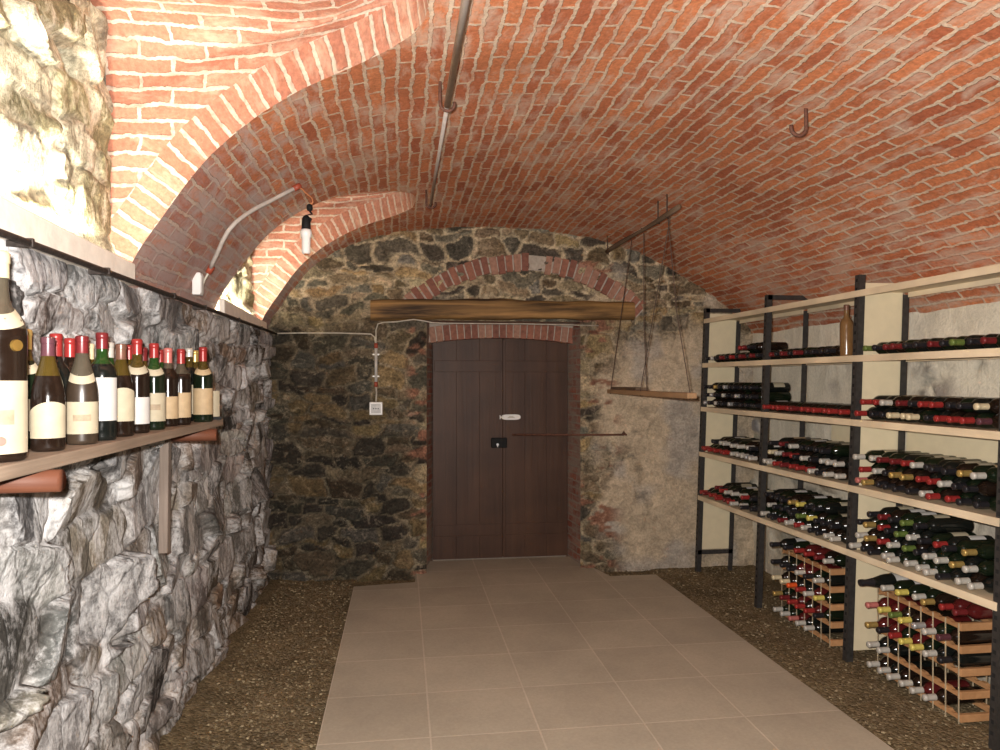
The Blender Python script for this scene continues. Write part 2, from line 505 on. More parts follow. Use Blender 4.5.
def stones(U, V, bw, bh, seed, palette, weights, mortar, amp=0.05, edge=0.22, warp=0.05, flush=.35, rg=.35, na=1.0):
    """height (m) and albedo for coursed rubble over the flat coordinates U, V"""
    rng = np.random.RandomState(seed)
    shp = U.shape
    u = U.ravel(); v = V.ravel()
    uw = u + warp * (fbm(u * 3, v * 3, seed + 1) - .5) * 2 + warp * .7 * (fbm(u * 11, v * 11, seed + 3) - .5)
    vw = v + warp * (fbm(u * 3 + 31, v * 3 + 7, seed + 2) - .5) * 2 + warp * .7 * (fbm(u * 11 + 5, v * 11 + 3, seed + 4) - .5)
    su = []; sv = []; sw = []; sh = []
    y = v.min() - bh
    while y < v.max() + bh:
        h = bh * rng.uniform(.55, 1.5)
        x = u.min() - bw + rng.uniform(-bw, 0)
        while x < u.max() + bw:
            w = bw * rng.uniform(.45, 1.7)
            if rng.rand() < .18 and h > bh * .9:
                k = rng.uniform(.35, .65)
                su += [x + w / 2] * 2; sv += [y + h * k / 2, y + h * (k + 1) / 2]; sw += [w, w]; sh += [h * k, h * (1 - k)]
            else:
                su.append(x + w / 2); sv.append(y + h / 2 + rng.uniform(-.32, .32) * h); sw.append(w); sh.append(h * rng.uniform(.85, 1.15))
            x += w
        y += h
    su = np.array(su); sv = np.array(sv); sw = np.array(sw); sh = np.array(sh)
    n = len(u)
    F1 = np.full(n, 9e9); F2 = np.full(n, 9e9); ID = np.zeros(n, dtype=np.int64)
    for i in range(len(su)):
        sel = np.where((np.abs(uw - su[i]) < sw[i] * 1.6) & (np.abs(vw - sv[i]) < sh[i] * 1.6))[0]
        if len(sel) == 0:
            continue
        a = np.abs(uw[sel] - su[i]) / sw[i]; b = np.abs(vw[sel] - sv[i]) / sh[i]
        d = (a ** 3 + b ** 3) ** (1 / 3.0)
        f1 = F1[sel]; f2 = F2[sel]
        near = d < f1
        F2[sel] = np.where(near, f1, np.minimum(f2, d))
        F1[sel] = np.where(near, d, f1)
        ids = ID[sel]; ids[near] = i; ID[sel] = ids
    e = F2 - F1
    m = len(su)
    hh = rng.uniform(.35, 1.0, m); gx = rng.normal(0, .22, m); gy = rng.normal(0, .22, m)
    pal = np.array(palette); ci = rng.choice(len(palette), m, p=np.array(weights) / sum(weights))
    sc = pal[ci] * rng.uniform(.7, 1.3, (m, 1)) * rng.uniform(.965, 1.035, (m, 3))
    prof = sstep(edge * .12, edge * .85, e + .10 * (fbm(u * 16, v * 16, seed + 12, 3) - .5))
    ht = amp * flush + (1 - flush) * prof * amp * hh[ID] + prof * (gx[ID] * (uw - su[ID]) + gy[ID] * (vw - sv[ID])) * .8
    rid = 1 - 2 * np.abs(fbm(u * 7, v * 7, seed + 15, 4) - .5)
    ht += na * amp * .5 * (fbm(u * 9, v * 9, seed + 5, 4) - .5) + na * amp * .35 * (fbm(u * 26, v * 26, seed + 6, 3) - .5) + amp * rg * (rid - .8)
    mm = sstep(edge * .75, edge * .25, e + .12 * (fbm(u * 14, v * 14, seed + 9, 3) - .5))
    col = sc[ID] * (1 - mm[:, None]) + np.array(mortar)[None, :] * mm[:, None]
    return ht.reshape(shp), col.reshape(shp + (3,)), mm.reshape(shp)

def grid_faces(nu, nv, keep=None, flip=False):
    i, j = np.meshgrid(np.arange(nu - 1), np.arange(nv - 1), indexing='ij')
    a = i * nv + j; b = (i + 1) * nv + j; c = (i + 1) * nv + j + 1; d = i * nv + j + 1
    f = np.stack([a, b, c, d], -1) if not flip else np.stack([a, d, c, b], -1)
    if keep is not None:
        f = f[keep]
    return f.reshape(-1, 4)

# ------------------------------------------------------------------ vault profile
YB, YF = 5.93, -2.6             # back wall plane, wall behind the camera
XL, XR = -1.06, 3.03
PROF = [(-1.06, 1.97), (-1.045, 2.03), (-.96, 2.18), (-.728, 2.48), (-.413, 2.685), (-.016, 2.80), (.39, 2.845), (.971, 2.862),
        (1.654, 2.775), (2.18, 2.600), (2.538, 2.39), (2.72, 2.262), (2.86, 2.16), (2.96, 2.075), (3.03, 1.98)]
def catmull(P, n):
    out = []
    P = [np.array(p) for p in P]
    Q = [2 * P[0] - P[1]] + P + [2 * P[-1] - P[-2]]
    for i in range(1, len(Q) - 2):
        p0, p1, p2, p3 = Q[i - 1], Q[i], Q[i + 1], Q[i + 2]
        for k in range(n):
            t = k / n
            out.append(.5 * ((2 * p1) + (-p0 + p2) * t + (2 * p0 - 5 * p1 + 4 * p2 - p3) * t * t + (-p0 + 3 * p1 - 3 * p2 + p3) * t ** 3))
    out.append(P[-1])
    return np.array(out)
_pf = catmull(PROF, 24)
_sl = np.concatenate([[0], np.cumsum(np.linalg.norm(np.diff(_pf, axis=0), axis=1))])
def resample(step):
    n = int(_sl[-1] / step)
    s = np.linspace(0, _sl[-1], n)
    return s, np.interp(s, _sl, _pf[:, 0]), np.interp(s, _sl, _pf[:, 1])
def zv(x):
    return float(np.interp(x, _pf[:, 0], _pf[:, 1]))

def ray_vault(u, v, off=0.0):
    """point where the sight line through pixel (u, v) meets the vault, pulled off it"""
    r = (u - 500) / FPX; q = (HOR - v) / FPX
    d = Vector((CA * r + SA, CA - SA * r, q))
    t = 0.5
    while t < 9:
        p = Vector((0, 0, EYE)) + d * t
        if p.x < XL or p.x > XR or p.z > zv(p.x):
            break
        t += 0.004
    p = Vector((0, 0, EYE)) + d * t
    if off:
        h = .02
        n = Vector((zv(p.x + h) - zv(p.x - h), 0, -2 * h)).normalized()
        p = p + n * off
    return p

# lunettes: openings in the left flank of the vault
LUN = [2.255, 4.93]
LWS = [.69, .648]
LZ0, LH, LN = 1.96, .858, 3.7
def lun_w(z, n=0):
    t = (z - LZ0) / LH
    if t >= 1: return 0.0
    return LWS[n] * (1 - max(t, 0) ** LN) ** (1 / LN)

S, PX, PZ = resample(.018)
def wob(x, y):
    return .010 * (fbm(np.asarray(x) * 2.2 + 40, np.asarray(y) * 2.2 + 40, 3, 3) - .5) * 2

def build_vault():
    verts = []; uvs = []; faces = []
    def patch(idx, ylo, yhi, ny):
        base = len(verts)
        for k, i in enumerate(idx):
            a, b = ylo(i), yhi(i)
            ys = np.linspace(a, b, ny)
            w = wob(np.full(ny, PX[i]), ys)
            for j in range(ny):
                verts.append((PX[i], ys[j], PZ[i] + w[j])); uvs.append((ys[j], S[i]))
        f = grid_faces(len(idx), ny, None) + base
        faces.extend(f.tolist())
    ia = max(i for i in range(len(PX)) if PX[i] < .5 and PZ[i] < LZ0 + LH)
    left = list(range(0, ia + 2)); right = list(range(ia + 1, len(PX)))
    W, W2 = [{i: (lun_w(PZ[i], n) if i <= ia else 0.0) for i in left} for n in (0, 1)]
    patch(left, lambda i: YF, lambda i: LUN[0] - W[i], 60)
    patch(left, lambda i: LUN[0] + W[i], lambda i: LUN[1] - W2[i], 40)
    patch(left, lambda i: LUN[1] + W2[i], lambda i: YB + .12, 24)
    patch(right, lambda i: YF, lambda i: YB + .12, 140)
    o = mesh_obj('ceiling', verts, faces, M['vault'], uvs=uvs)
    tag(o, 'low red brick barrel vault with lime patches over the whole cellar', 'ceiling', kind='structure')
    # lunettes
    for n, c in enumerate(LUN):
        edge = []
        seq = [(i, -1) for i in range(0, ia + 1)] + [(ia + 1, 0)] + [(i, 1) for i in range(ia, -1, -1)]
        for i, sgn in seq:
            w = lun_w(PZ[i], n) if i <= ia else 0
            y = c + sgn * w
            i0, i1 = max(i - 1, 0), min(i + 1, len(PX) - 1)
            tx, tz = PX[i1] - PX[i0], PZ[i1] - PZ[i0]
            l = math.hypot(tx, tz)
            edge.append(((PX[i], y, PZ[i] + float(wob(PX[i], y))), (-tz / l, tx / l), PZ[i], sgn))
        vs = []; uv = []; fs = []
        XW = -1.125; ring = .15; cols = 9
        arc = 0; prev = None; A = []
        for (p, nrm, z, sgn) in edge:
            if prev is not None:
                arc += math.dist(p, prev)
            prev = p; A.append(arc)
        Q = []
        for (p, nrm, z, sgn), a_ in zip(edge, A):          # ring of voussoirs
            for k in range(3):
                q = (max(p[0] + nrm[0] * ring * k / 2, XW), p[1] + sgn * 0.004 * k, p[2] + nrm[1] * ring * k / 2)
                vs.append(q); uv.append((.132 + .055 * k, a_))
            Q.append((q, sgn))
        fs += grid_faces(len(edge), 3).tolist()
        base = len(vs); arc = 0; prev = None
        for q, sgn in Q:                                   # flank and crown behind the ring
            tb = max(0.0, min(1.0, (q[2] - LZ0) / (LH + .155)))
            ybx = c + sgn * LWS[n] * (1 - tb ** 10) ** .1 if sgn else q[1]
            if prev is not None:
                arc += math.dist((ybx, q[2]), prev)
            prev = (ybx, q[2])
            for k in range(cols):
                x = q[0] + (XW - q[0]) * k / (cols - 1)
                sk = min(1.0, (q[0] - x) / .35)
                vs.append((x, q[1] + (ybx - q[1]) * sk, q[2])); uv.append((x + .5, arc))
        fs += (grid_faces(len(edge), cols) + base).tolist()
        lo = mesh_obj('lunette_vault', vs, fs, M['lunette'], uvs=uv)
        tag(lo, ('wide bright brick lunette cut in the vault above the bottle shelf' if n == 0 else 'smaller bright brick lunette behind the hanging bulb'), 'vault lunette', kind='structure')
        # wall in the lunette
        ys = np.arange(c - .80, c + .80, .014); zs = np.arange(1.93, 3.02, .014)
        Yg, Zg = np.meshgrid(ys, zs, indexing='ij')
        ht, col, e = stones(Yg, Zg, .27, .16, 60 + n, [(.42, .38, .22), (.30, .28, .15), (.52, .48, .36), (.36, .33, .24)], [3, 2, 3, 2], (.66, .60, .42), amp=.032)
        vv = np.stack([-1.13 + ht, Yg, Zg], -1).reshape(-1, 3)
        wl = mesh_obj('wall_lunette', vv, grid_faces(len(ys), len(zs), flip=False).tolist(), M['stone_lun'], cols=col.reshape(-1, 3))
        tag(wl, ('bright limed stone wall filling the lunette above the bottles' if n == 0 else 'bright limed stone wall filling the lunette behind the bulb'), 'wall', kind='structure')
        # ledge: pale upstand in front of the strip light
        b = MB()
        b.box(-1.032, -1.0, c - .66, c + .635, 1.968, 2.075 - .012 * n, bev=.006)
        for i_, q_ in enumerate(b.v):          # the top slopes down towards the far end
            if q_[2] > 2.02:
                b.v[i_] = (q_[0], q_[1], q_[2] - .035 * (q_[1] - c + .66) / 1.3)
        b.box(-1.19, -1.025, c - .72, c + .72, 1.968, 1.985)
        t = b.build('trim_%d' % (n + 1), M['ledge'])
        tag(t, ('pale plastered ledge above the bottle shelf' if n == 0 else 'pale plastered ledge under the smaller lunette'), 'ledge', kind='structure')
build_vault()

# ------------------------------------------------------------------ left wall
def build_left():
    ys = np.arange(YF, YB + .1, .0125); zs = np.arange(-.05, 1.985, .0125)
    Yg, Zg = np.meshgrid(ys, zs, indexing='ij')
    pal = [(.25, .245, .24), (.36, .355, .35), (.10, .098, .095), (.27, .235, .195), (.46, .455, .445), (.15, .125, .10), (.26, .20, .15)]
    ht, col, e = stones(Yg, Zg, .33, .165, 11, pal, [4, 4, 3, 3, 3, 3, 2], (.36, .34, .32), amp=.050, warp=.06, edge=.16, flush=.30, rg=.06, na=.38)
    ht *= sstep(2.02, 1.93, Zg) * .6 + .4
    # browner towards the floor and the far end
    browning = sstep(.75, .1, Zg + .5 * (fbm(Yg * 1.5, Zg * 1.5, 5) - .5)) * .55 + sstep(3.3, 4.6, Yg) * .35
    browning = np.clip(browning, 0, .8)[..., None]
    col = col * (1 - browning) + col * np.array([.85, .66, .48]) * browning
    # one big dark boulder low in the wall
    bd = ((Yg - 1.93) / .34) ** 2 + ((Zg - .88) / .15) ** 2 + .5 * (fbm(Yg * 5, Zg * 5, 44, 3) - .5)
    bm_ = sstep(1.12, .98, bd)
    ht = ht * (1 - bm_) + bm_ * (.05 - .02 * np.clip(bd, 0, 1) + .012 * (fbm(Yg * 8, Zg * 8, 45, 4) - .5))
    col = col * (1 - bm_[..., None]) + np.array([.085, .08, .07]) * bm_[..., None]
    vv = np.stack([-1.07 + ht, Yg, Zg], -1).reshape(-1, 3)
    o = mesh_obj('wall_left', vv, grid_faces(len(ys), len(zs)).tolist(), M['stone_left'], cols=col.reshape(-1, 3))
    tag(o, 'grey schist rubble wall behind the bottle shelf', 'wall', kind='structure')
build_left()

# ------------------------------------------------------------------ back wall with door opening
DX0, DX1, DY, DZ = .268, 1.470, 6.33, 1.955
OX0, OX1, OZ = .20, 1.485, 2.09
def build_back():
    st = .0125
    xs = np.arange(-1.15, 3.10, st); zs = np.arange(-.05, 2.95, st)
    Xg, Zg = np.meshgrid(xs, zs, indexing='ij')
    pal = [(.13, .095, .055), (.07, .058, .042), (.20, .15, .09), (.28, .20, .10), (.115, .10, .07), (.15, .135, .105), (.33, .26, .16)]
    ht, col, e = stones(Xg, Zg, .21, .105, 23, pal, [4, 4, 3, 3, 3, 2, 2], (.30, .24, .155), amp=.055, warp=.085, edge=.26)
    # upper right of the door and above the beam: more mortar showing
    n1 = fbm(Xg * 2.2, Zg * 2.2, 77, 4)
    n2 = fbm(Xg * 9, Zg * 9, 78, 3)
    pl = sstep(1.62, 1.95, Xg + .35 * (n1 - .5)) * sstep(2.10, 1.80, Zg + .5 * (n1 - .5) + .2 * (n2 - .5))
    pl = pl * (1 - .75 * sstep(.58, .66, fbm(Xg * 4 + 9, Zg * 6, 85, 3)) * sstep(2.3, 1.7, Xg))
    pl = np.clip(pl + sstep(.55, .75, n1) * sstep(1.5, 1.7, Xg) * .6, 0, 1)
    pc = np.array([.52, .415, .29]) * (0.75 + .5 * fbm(Xg * 5, Zg * 5, 80, 4))[..., None]
    grey = sstep(.5, .7, fbm(Xg * 3, Zg * 3, 90, 3))[..., None]
    pc = pc * (1 - grey * .5) + np.array([.34, .33, .32]) * grey * .5
    ht = ht * (1 - .8 * pl) + pl * (.035 + .04 * (fbm(Xg * 4, Zg * 5, 81, 5) - .5))
    col = col * (1 - pl[..., None]) + pc * pl[..., None]
    # left part darker, except a paler patch around the conduit
    dark_left = sstep(.35, -.15, Xg + .3 * (n1 - .5)) * sstep(2.5, 1.9, Zg + .5 * (n1 - .5))
    paler = np.exp(-(((Xg + .12) / .28) ** 2 + ((Zg - 1.68) / .38) ** 2))
    dark_left = np.clip(dark_left - .75 * paler, 0, 1)[..., None]
    col = col * (1 - dark_left * .58)
    um = (.8 * e * sstep(2.0, 2.3, Zg) * (1 - pl))[..., None]
    col = col * (1 - um) + np.array([.42, .335, .22]) * um
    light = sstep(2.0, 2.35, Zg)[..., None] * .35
    rbk = sstep(.60, .68, fbm(Xg * 6, Zg * 14, 99, 3)) * sstep(1.9, 1.7, Xg) * sstep(1.45, 1.5, Xg) + sstep(.58, .66, fbm(Xg * 6, Zg * 12, 98, 3)) * sstep(.0, .1, Xg) * sstep(.4, .3, Xg) * sstep(2.1, 2.0, Zg)
    rbk = np.clip(rbk, 0, 1)[..., None]
    col = col * (1 - rbk) + np.array([.25, .12, .075]) * rbk
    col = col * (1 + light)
    # keep the edge of the opening tidy
    dedge = .03 * (fbm(Xg * 9, Zg * 9, 71, 3) - .5) + np.maximum(np.maximum(OX0 - Xg, Xg - OX1), Zg - OZ)
    ht = ht * sstep(-.01, .05, dedge) + .015 * sstep(.05, -.01, dedge)
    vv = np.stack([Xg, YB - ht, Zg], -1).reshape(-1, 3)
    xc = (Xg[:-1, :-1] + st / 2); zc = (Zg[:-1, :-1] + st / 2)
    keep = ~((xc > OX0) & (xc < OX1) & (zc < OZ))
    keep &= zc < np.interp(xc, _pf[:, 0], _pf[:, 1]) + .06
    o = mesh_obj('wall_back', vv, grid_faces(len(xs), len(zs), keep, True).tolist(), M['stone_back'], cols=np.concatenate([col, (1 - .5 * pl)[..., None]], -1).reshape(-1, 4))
    tag(o, 'brown rubble end wall around the dark door', 'wall', kind='structure')
    # splayed brick jambs, head and panel above door
    vs = []; uv = []; fs = []
    def quadgrid(fn, nu, nv, uvf):
        b = len(vs)
        for i in range(nu):
            for j in range(nv):
                vs.append(fn(i / (nu - 1), j / (nv - 1))); uv.append(uvf(i / (nu - 1), j / (nv - 1)))
        fs.extend((grid_faces(nu, nv) + b).tolist())
    J = .47
    rag = lambda z, s: .05 * (float(fbm(np.array([z * 9.0]), np.array([s * 3.1]), 41 + s, 3)[0]) - .5)
    quadgrid(lambda a, b: (OX0 - .04 + (DX0 - OX0 + .04) * a + rag(b * 2.1, 1) * (1 - a), YB - .015 + (DY - YB + .06) * a, b * OZ - .03 * (1 - b)), 8, 60, lambda a, b: (a * J, b * OZ))
    quadgrid(lambda a, b: (OX1 + .04 + (DX1 - OX1 - .04) * a + rag(b * 2.1, 2) * (1 - a), YB - .015 + (DY - YB + .06) * a, b * OZ - .03 * (1 - b)), 8, 60, lambda a, b: (a * J + .1, b * OZ))
    quadgrid(lambda a, b: (OX0 - .04 + (OX1 - OX0 + .08) * a, YB - .01 + (DY - YB + .1) * b, OZ + .005), 20, 5, lambda a, b: (a * 1.4, b * .4))
    mesh_obj('door_jamb', vs, fs, M['archbrick'], o, uvs=uv)
    # segmental brick arch above the leaves (bricks on end)
    b = MB(); nb = 25; R = 4.4; cx = .5 * (DX0 + DX1); zc0 = 2.0 - R
    random.seed(5)
    for k in range(nb):
        t0 = (k - nb / 2) * .0138 + .0010; t1 = t0 + .0138 - .0021
        r0, r1 = R - .035, R + .10
        y0 = DY - .13 + random.uniform(-.006, .006)
        pts = []
        for yy in (y0, DY + .08):
            for (r, t) in ((r0, t0), (r0, t1), (r1, t1), (r1, t0)):
                pts.append((cx + r * math.sin(t), yy, zc0 + r * math.cos(t)))
        b.add(pts, [(0, 1, 2, 3), (7, 6, 5, 4), (0, 4, 5, 1), (1, 5, 6, 2), (2, 6, 7, 3), (3, 7, 4, 0)], random.randint(0, 2))
    b.box(DX0 - .1, DX1 + .1, DY - .118, DY + .08, 2.0, OZ + .02, 3)
    # fill between arch and its mortar bed
    vs2 = []
    for k in range(21):
        t = (k / 20 - .5) * nb * .0138
        for (yy) in (DY - .122, DY + .08):
            for r in (R - .028, R + .09):
                vs2.append((cx + r * math.sin(t), yy, zc0 + r * math.cos(t)))
    f2 = []
    for k in range(20):
        a = k * 4; c = a + 4
        f2 += [(a, c, c + 1, a + 1), (a, a + 2, c + 2, c), (a + 1, c + 1, c + 3, a + 3), (a + 2, a + 3, c + 3, c + 2)]
    b.add(vs2, f2, 3)
    br = [simple('brick tone %d' % i, c, 0.9, var=.25, scale=30, bmp=.4) for i, c in enumerate([(.29, .12, .078), (.22, .088, .06), (.34, .18, .125)])]
    mort = simple('pale mortar', (.42, .36, .30), .95, bmp=.4)
    b.build('door_arch', br + [mort], o)
    # relieving arch over the beam
    b = MB(); cx = 1.01; R = 1.48; zc0 = 2.50 + .10 - R; da = .068 / R
    nb = 33
    for k in range(nb):
        if k in (17, 18):
            continue
        t0 = (k - nb / 2) * da + .004; t1 = t0 + da - .010 + random.uniform(-.003, .003)
        r0, r1 = R - .10 + random.uniform(-.012, .012), R + .045 + random.uniform(-.012, .012)
        y0 = YB - .062 - random.uniform(-.008, .008)
        pts = []
        for yy in (y0, YB + .02):
            for (r, t) in ((r0, t0), (r0, t1), (r1, t1), (r1, t0)):
                pts.append((cx + r * math.sin(t), yy, zc0 + r * math.cos(t)))
        b.add(pts, [(0, 1, 2, 3), (7, 6, 5, 4), (0, 4, 5, 1), (1, 5, 6, 2), (2, 6, 7, 3), (3, 7, 4, 0)], random.randint(0, 2))
    vs2 = []; f2 = []
    for k in range(41):
        t = (k / 40 - .5) * nb * da
        for r in (R - .09, R + .035):
            vs2.append((cx + r * math.sin(t), YB - .050, zc0 + r * math.cos(t)))
    for k in range(40):
        a = k * 2; f2.append((a, a + 2, a + 3, a + 1))
    b.add(vs2, f2, 3)
    b.build('relieving_arch', br + [mort], o)
build_back()

# ------------------------------------------------------------------ right wall, front wall, floor
def build_right():
    ys = np.arange(YF, YB + .1, .02); zs = np.arange(-.05, 2.07, .02)
    Yg, Zg = np.meshgrid(ys, zs, indexing='ij')
    ht, col, e = stones(Yg, Zg, .34, .2, 31, [(.36, .33, .27), (.46, .42, .35), (.30, .30, .28), (.42, .33, .24)], [3, 3, 1, 1], (.66, .59, .47), amp=.03, warp=.06, edge=.3)
    n1 = fbm(Yg * 1.6, Zg * 1.6, 7, 4)
    pl = sstep(.36, .55, n1)[..., None]
    pc = np.array([.84, .755, .60]) * (.85 + .3 * fbm(Yg * 4, Zg * 4, 8, 3))[..., None]
    ht = ht * (1 - .75 * pl[..., 0]) + .014 * pl[..., 0]
    col = col * (1 - pl) + pc * pl
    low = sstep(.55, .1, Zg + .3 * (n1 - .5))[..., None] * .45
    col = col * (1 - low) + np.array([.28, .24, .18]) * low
    vv = np.stack([XR - ht * .7, Yg, Zg], -1).reshape(-1, 3)
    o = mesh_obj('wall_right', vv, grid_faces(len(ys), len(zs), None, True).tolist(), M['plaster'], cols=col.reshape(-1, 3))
    tag(o, 'limewashed stone wall behind the metal shelving', 'wall', kind='structure')
    xs = np.arange(-1.2, 3.15, .05); zs = np.arange(-.05, 3.0, .05)
    Xg, Zg = np.meshgrid(xs, zs, indexing='ij')
    ht, col, e = stones(Xg, Zg, .3, .18, 51, [(.2, .16, .11), (.28, .22, .15)], [1, 1], (.34, .3, .24), amp=.04)
    vv = np.stack([Xg, YF + .05 + ht, Zg], -1).reshape(-1, 3)
    o = mesh_obj('wall_front', vv, grid_faces(len(xs), len(zs)).tolist(), M['stone_back'], cols=col.reshape(-1, 3))
    tag(o, 'rubble end wall opposite the door', 'wall', kind='structure')
build_right()

def build_floor():
    xs = np.arange(-1.25, 3.15, .03); ys = np.arange(YF, 6.6, .03)
    Xg, Yg = np.meshgrid(xs, ys, indexing='ij')
    h = -.004 + .018 * (fbm(Xg * 2.5, Yg * 2.5, 14, 4) - .5) + .010 * (fbm(Xg * 14, Yg * 14, 15, 3) - .5)
    on = sstep(.06, -.04, np.maximum(-.365 - Xg, Xg - 2.1))
    h = h * (1 - on) - .02 * on
    # earth banks up a little against the left wall
    h += .03 * sstep(-.75, -1.05, Xg)
    o = mesh_obj('floor', np.stack([Xg, Yg, h], -1).reshape(-1, 3), grid_faces(len(xs), len(ys)).tolist(), M['gravel'])
    tag(o, 'brown gravel earth floor on both sides of the paved path', 'floor', kind='structure')
    # paved path
    pts = [(-.365, YF + .1), (2.16, YF + .1), (2.04, 5.62), (1.66, 5.62), (1.50, 6.30), (.13, 6.30), (.10, 5.66), (-.365, 5.60)]
    bm = bmesh.new()
    top = [bm.verts.new((x, y, .022)) for x, y in pts]
    bot = [bm.verts.new((x, y, -.04)) for x, y in pts]
    bm.faces.new(top)
    for i in range(len(pts)):
        j = (i + 1) % len(pts)
        bm.faces.new((bot[i], bot[j], top[j], top[i]))
    bmesh.ops.triangulate(bm, faces=[f for f in bm.faces if len(f.verts) > 4])
    bm.verts.index_update()
    vs = [v.co.copy() for v in bm.verts]; fs = [[v.index for v in f.verts] for f in bm.faces]; bm.free()
    uv = [(v.x + .365 + 4.89, v.y - 3.19 + 9.2) for v in vs]
    o = mesh_obj('paved_path', vs, fs, M['path'], smooth=False, uvs=uv)
    tag(o, 'beige square slab path running up to the dark door', 'path', kind='structure')
    # loose pebbles: one object of stuff
    rng = random.Random(3)
    b = MB()
    ico = bmesh.new(); bmesh.ops.create_icosphere(ico, subdivisions=1, radius=1)
    ico.verts.index_update()
    iv = [v.co.copy() for v in ico.verts]; jf = [[v.index for v in f.verts] for f in ico.faces]; ico.free()
    for k in range(5200):
        if rng.random() < .55:
            x = rng.uniform(-.95, -.375); y = rng.uniform(2.6, 5.85)
        else:
            x = rng.uniform(2.12, 2.86); y = rng.uniform(2.6, 5.85)
        if x > 2 and rng.random() < .1:
            x = rng.uniform(1.65, 2.9); y = rng.uniform(5.64, 5.86)
        if -.37 < x < 2.08 and y < 5.62:
            continue
        s = rng.uniform(.0035, .0095)
        a = rng.uniform(0, PI)
        sx, sy, sz = s * rng.uniform(.8, 1.5), s * rng.uniform(.6, 1.1), s * rng.uniform(.4, .7)
        zf = -.004 + .018 * (float(fbm(np.array([x * 2.5]), np.array([y * 2.5]), 14, 4)[0]) - .5) + (.03 * float(sstep(-.75, -1.05, np.array([x]))[0]))
        b.add([(x + (v.x * sx * math.cos(a) - v.y * sy * math.sin(a)), y + (v.x * sx * math.sin(a) + v.y * sy * math.cos(a)), zf + .003 + v.z * sz) for v in iv], jf, rng.choice([0, 0, 1, 1, 2, 3]))
    o = b.build('gravel', [M['pebble%d' % i] for i in range(4)])
    tag(o, 'loose brown pebbles scattered over the earth beside the path', 'gravel', kind='stuff')
build_floor()

# ------------------------------------------------------------------ door
def build_door():
    root = empty('door_1', (.5 * (DX0 + DX1), DY, 0))
    tag(root, 'dark brown double plank door in the end wall', 'door', kind='structure')
    ox, oy = root.location.x, root.location.y
    seam = .885
    for k, (x0, x1) in enumerate(((DX0, seam - .003), (seam + .003, DX1))):
        b = MB()
        n = 3; w = (x1 - x0) / n
        for i in range(n):
            b.box(x0 + i * w + .0003 - ox, x0 + (i + 1) * w - .0003 - ox, -.02, .03, .03, 1.985, bev=.0015)
        leaf = b.build('door_leaf', M['door'], root)
        for z in (.28, 1.72):
            q = MB(); q.box(x0 + .012 - ox, x1 - .012 - ox, -.025, -.018, z - .05, z + .05, bev=.003)
            q.build('batten', M['door'], leaf)
    # right leaf carries a cover strip along the seam
    q = MB(); q.box(seam - .002 - ox, seam + .024 - ox, -.028, -.016, .04, 1.96, bev=.003)
    q.build('cover_strip', M['door'], root)
    # rim lock
    q = MB(); q.box(.775 - ox, .915 - ox, -.075, -.036, 1.005, 1.092, bev=.006)
    lock = q.build('lock_box', M['black'], root)
    lock['label'] = 'black lock box'
    q = MB()
    q.tube([(.83 - ox, -.075, 1.035), (.83 - ox, -.082, 1.035)], .011, 12)
    q.box(.8265 - ox, .8335 - ox, -.081, -.0755, 1.012, 1.036)
    ke = q.build('keyhole', M['silver'], lock); ke['label'] = 'silver keyhole plate'
    # white enamel plate
    q = MB(); pts = []
    n = 24
    for k in range(n):
        t = 2 * PI * k / n
        ex = .085 * math.copysign(abs(math.cos(t)) ** .6, math.cos(t)); ez = .024 * math.copysign(abs(math.sin(t)) ** .6, math.sin(t))
        pts.append((.955 - ox + ex, ez + 1.272))
    vs = [(x, -.042, z) for x, z in pts] + [(x, -.034, z) for x, z in pts]
    q.add(vs, [tuple(range(n))] + [(i, n + i, n + (i + 1) % n, (i + 1) % n) for i in range(n)])
    pl = q.build('door_plate', M['white'], root); pl['label'] = 'small white plate'
    q = MB(); q.tube([(.885 - ox, -.045, 1.272), (.855 - ox, -.045, 1.272)], .006, 8); q.tube([(.858 - ox, -.036, 1.255), (.858 - ox, -.036, 1.289)], .005, 8)
    q.build('latch_pin', M['white'], root)
    q = MB(); q.box(.925 - ox, .985 - ox, -.044, -.041, 1.266, 1.270); q.box(.935 - ox, .975 - ox, -.044, -.041, 1.275, 1.279)
    q.build('plate_mark', M['paper_ink'], pl)
build_door()

# dark void behind the door gap
b = MB(); b.box(DX0 - .3, DX1 + .3, DY + .05, DY + .12, -.05, 2.2)
tag(b.build('wall_behind_door', M['archbrick']), 'brick backing behind the door', 'wall', kind='structure')

# ------------------------------------------------------------------ beam over the door
def build_beam():
    x0, x1 = -.25, 1.935
    nx = 60; seg = 20
    vs = []; fs = []
    for i in range(nx):
        t = i / (nx - 1); x = x0 + (x1 - x0) * t
        hz = .076 + .012 * t + .007 * math.sin(5 * t + 1) + .005 * math.sin(17 * t) + .003 * math.sin(41 * t)
        cz = 2.165 + .018 * t + .006 * math.sin(4 * t)
        hy = .085
        for k in range(seg):
            a = 2 * PI * k / seg
            ca, sa = math.cos(a), math.sin(a)
            w = 1 + .05 * math.sin(3 * a + 4 * t) + .03 * math.sin(9 * t + 2 * a)
            y = hy * math.copysign(abs(ca) ** .45, ca) * w; z = hz * math.copysign(abs(sa) ** .45, sa) * w
            vs.append((x, y, cz + z))
    for i in range(nx - 1):
        for k in range(seg):
            fs.append((i * seg + k, i * seg + (k + 1) % seg, (i + 1) * seg + (k + 1) % seg, (i + 1) * seg + k))
    fs.append(tuple(range(seg))[::-1]); fs.append(tuple((nx - 1) * seg + k for k in range(seg)))
    o = mesh_obj('lintel_beam', [(x, y, z) for x, y, z in vs], fs, M['beam'])
    o.location = (0, YB - .02, 0)
    autosmooth(o, 50)
    tag(o, 'rough old brown timber lintel set in the wall above the door', 'beam')
build_beam()

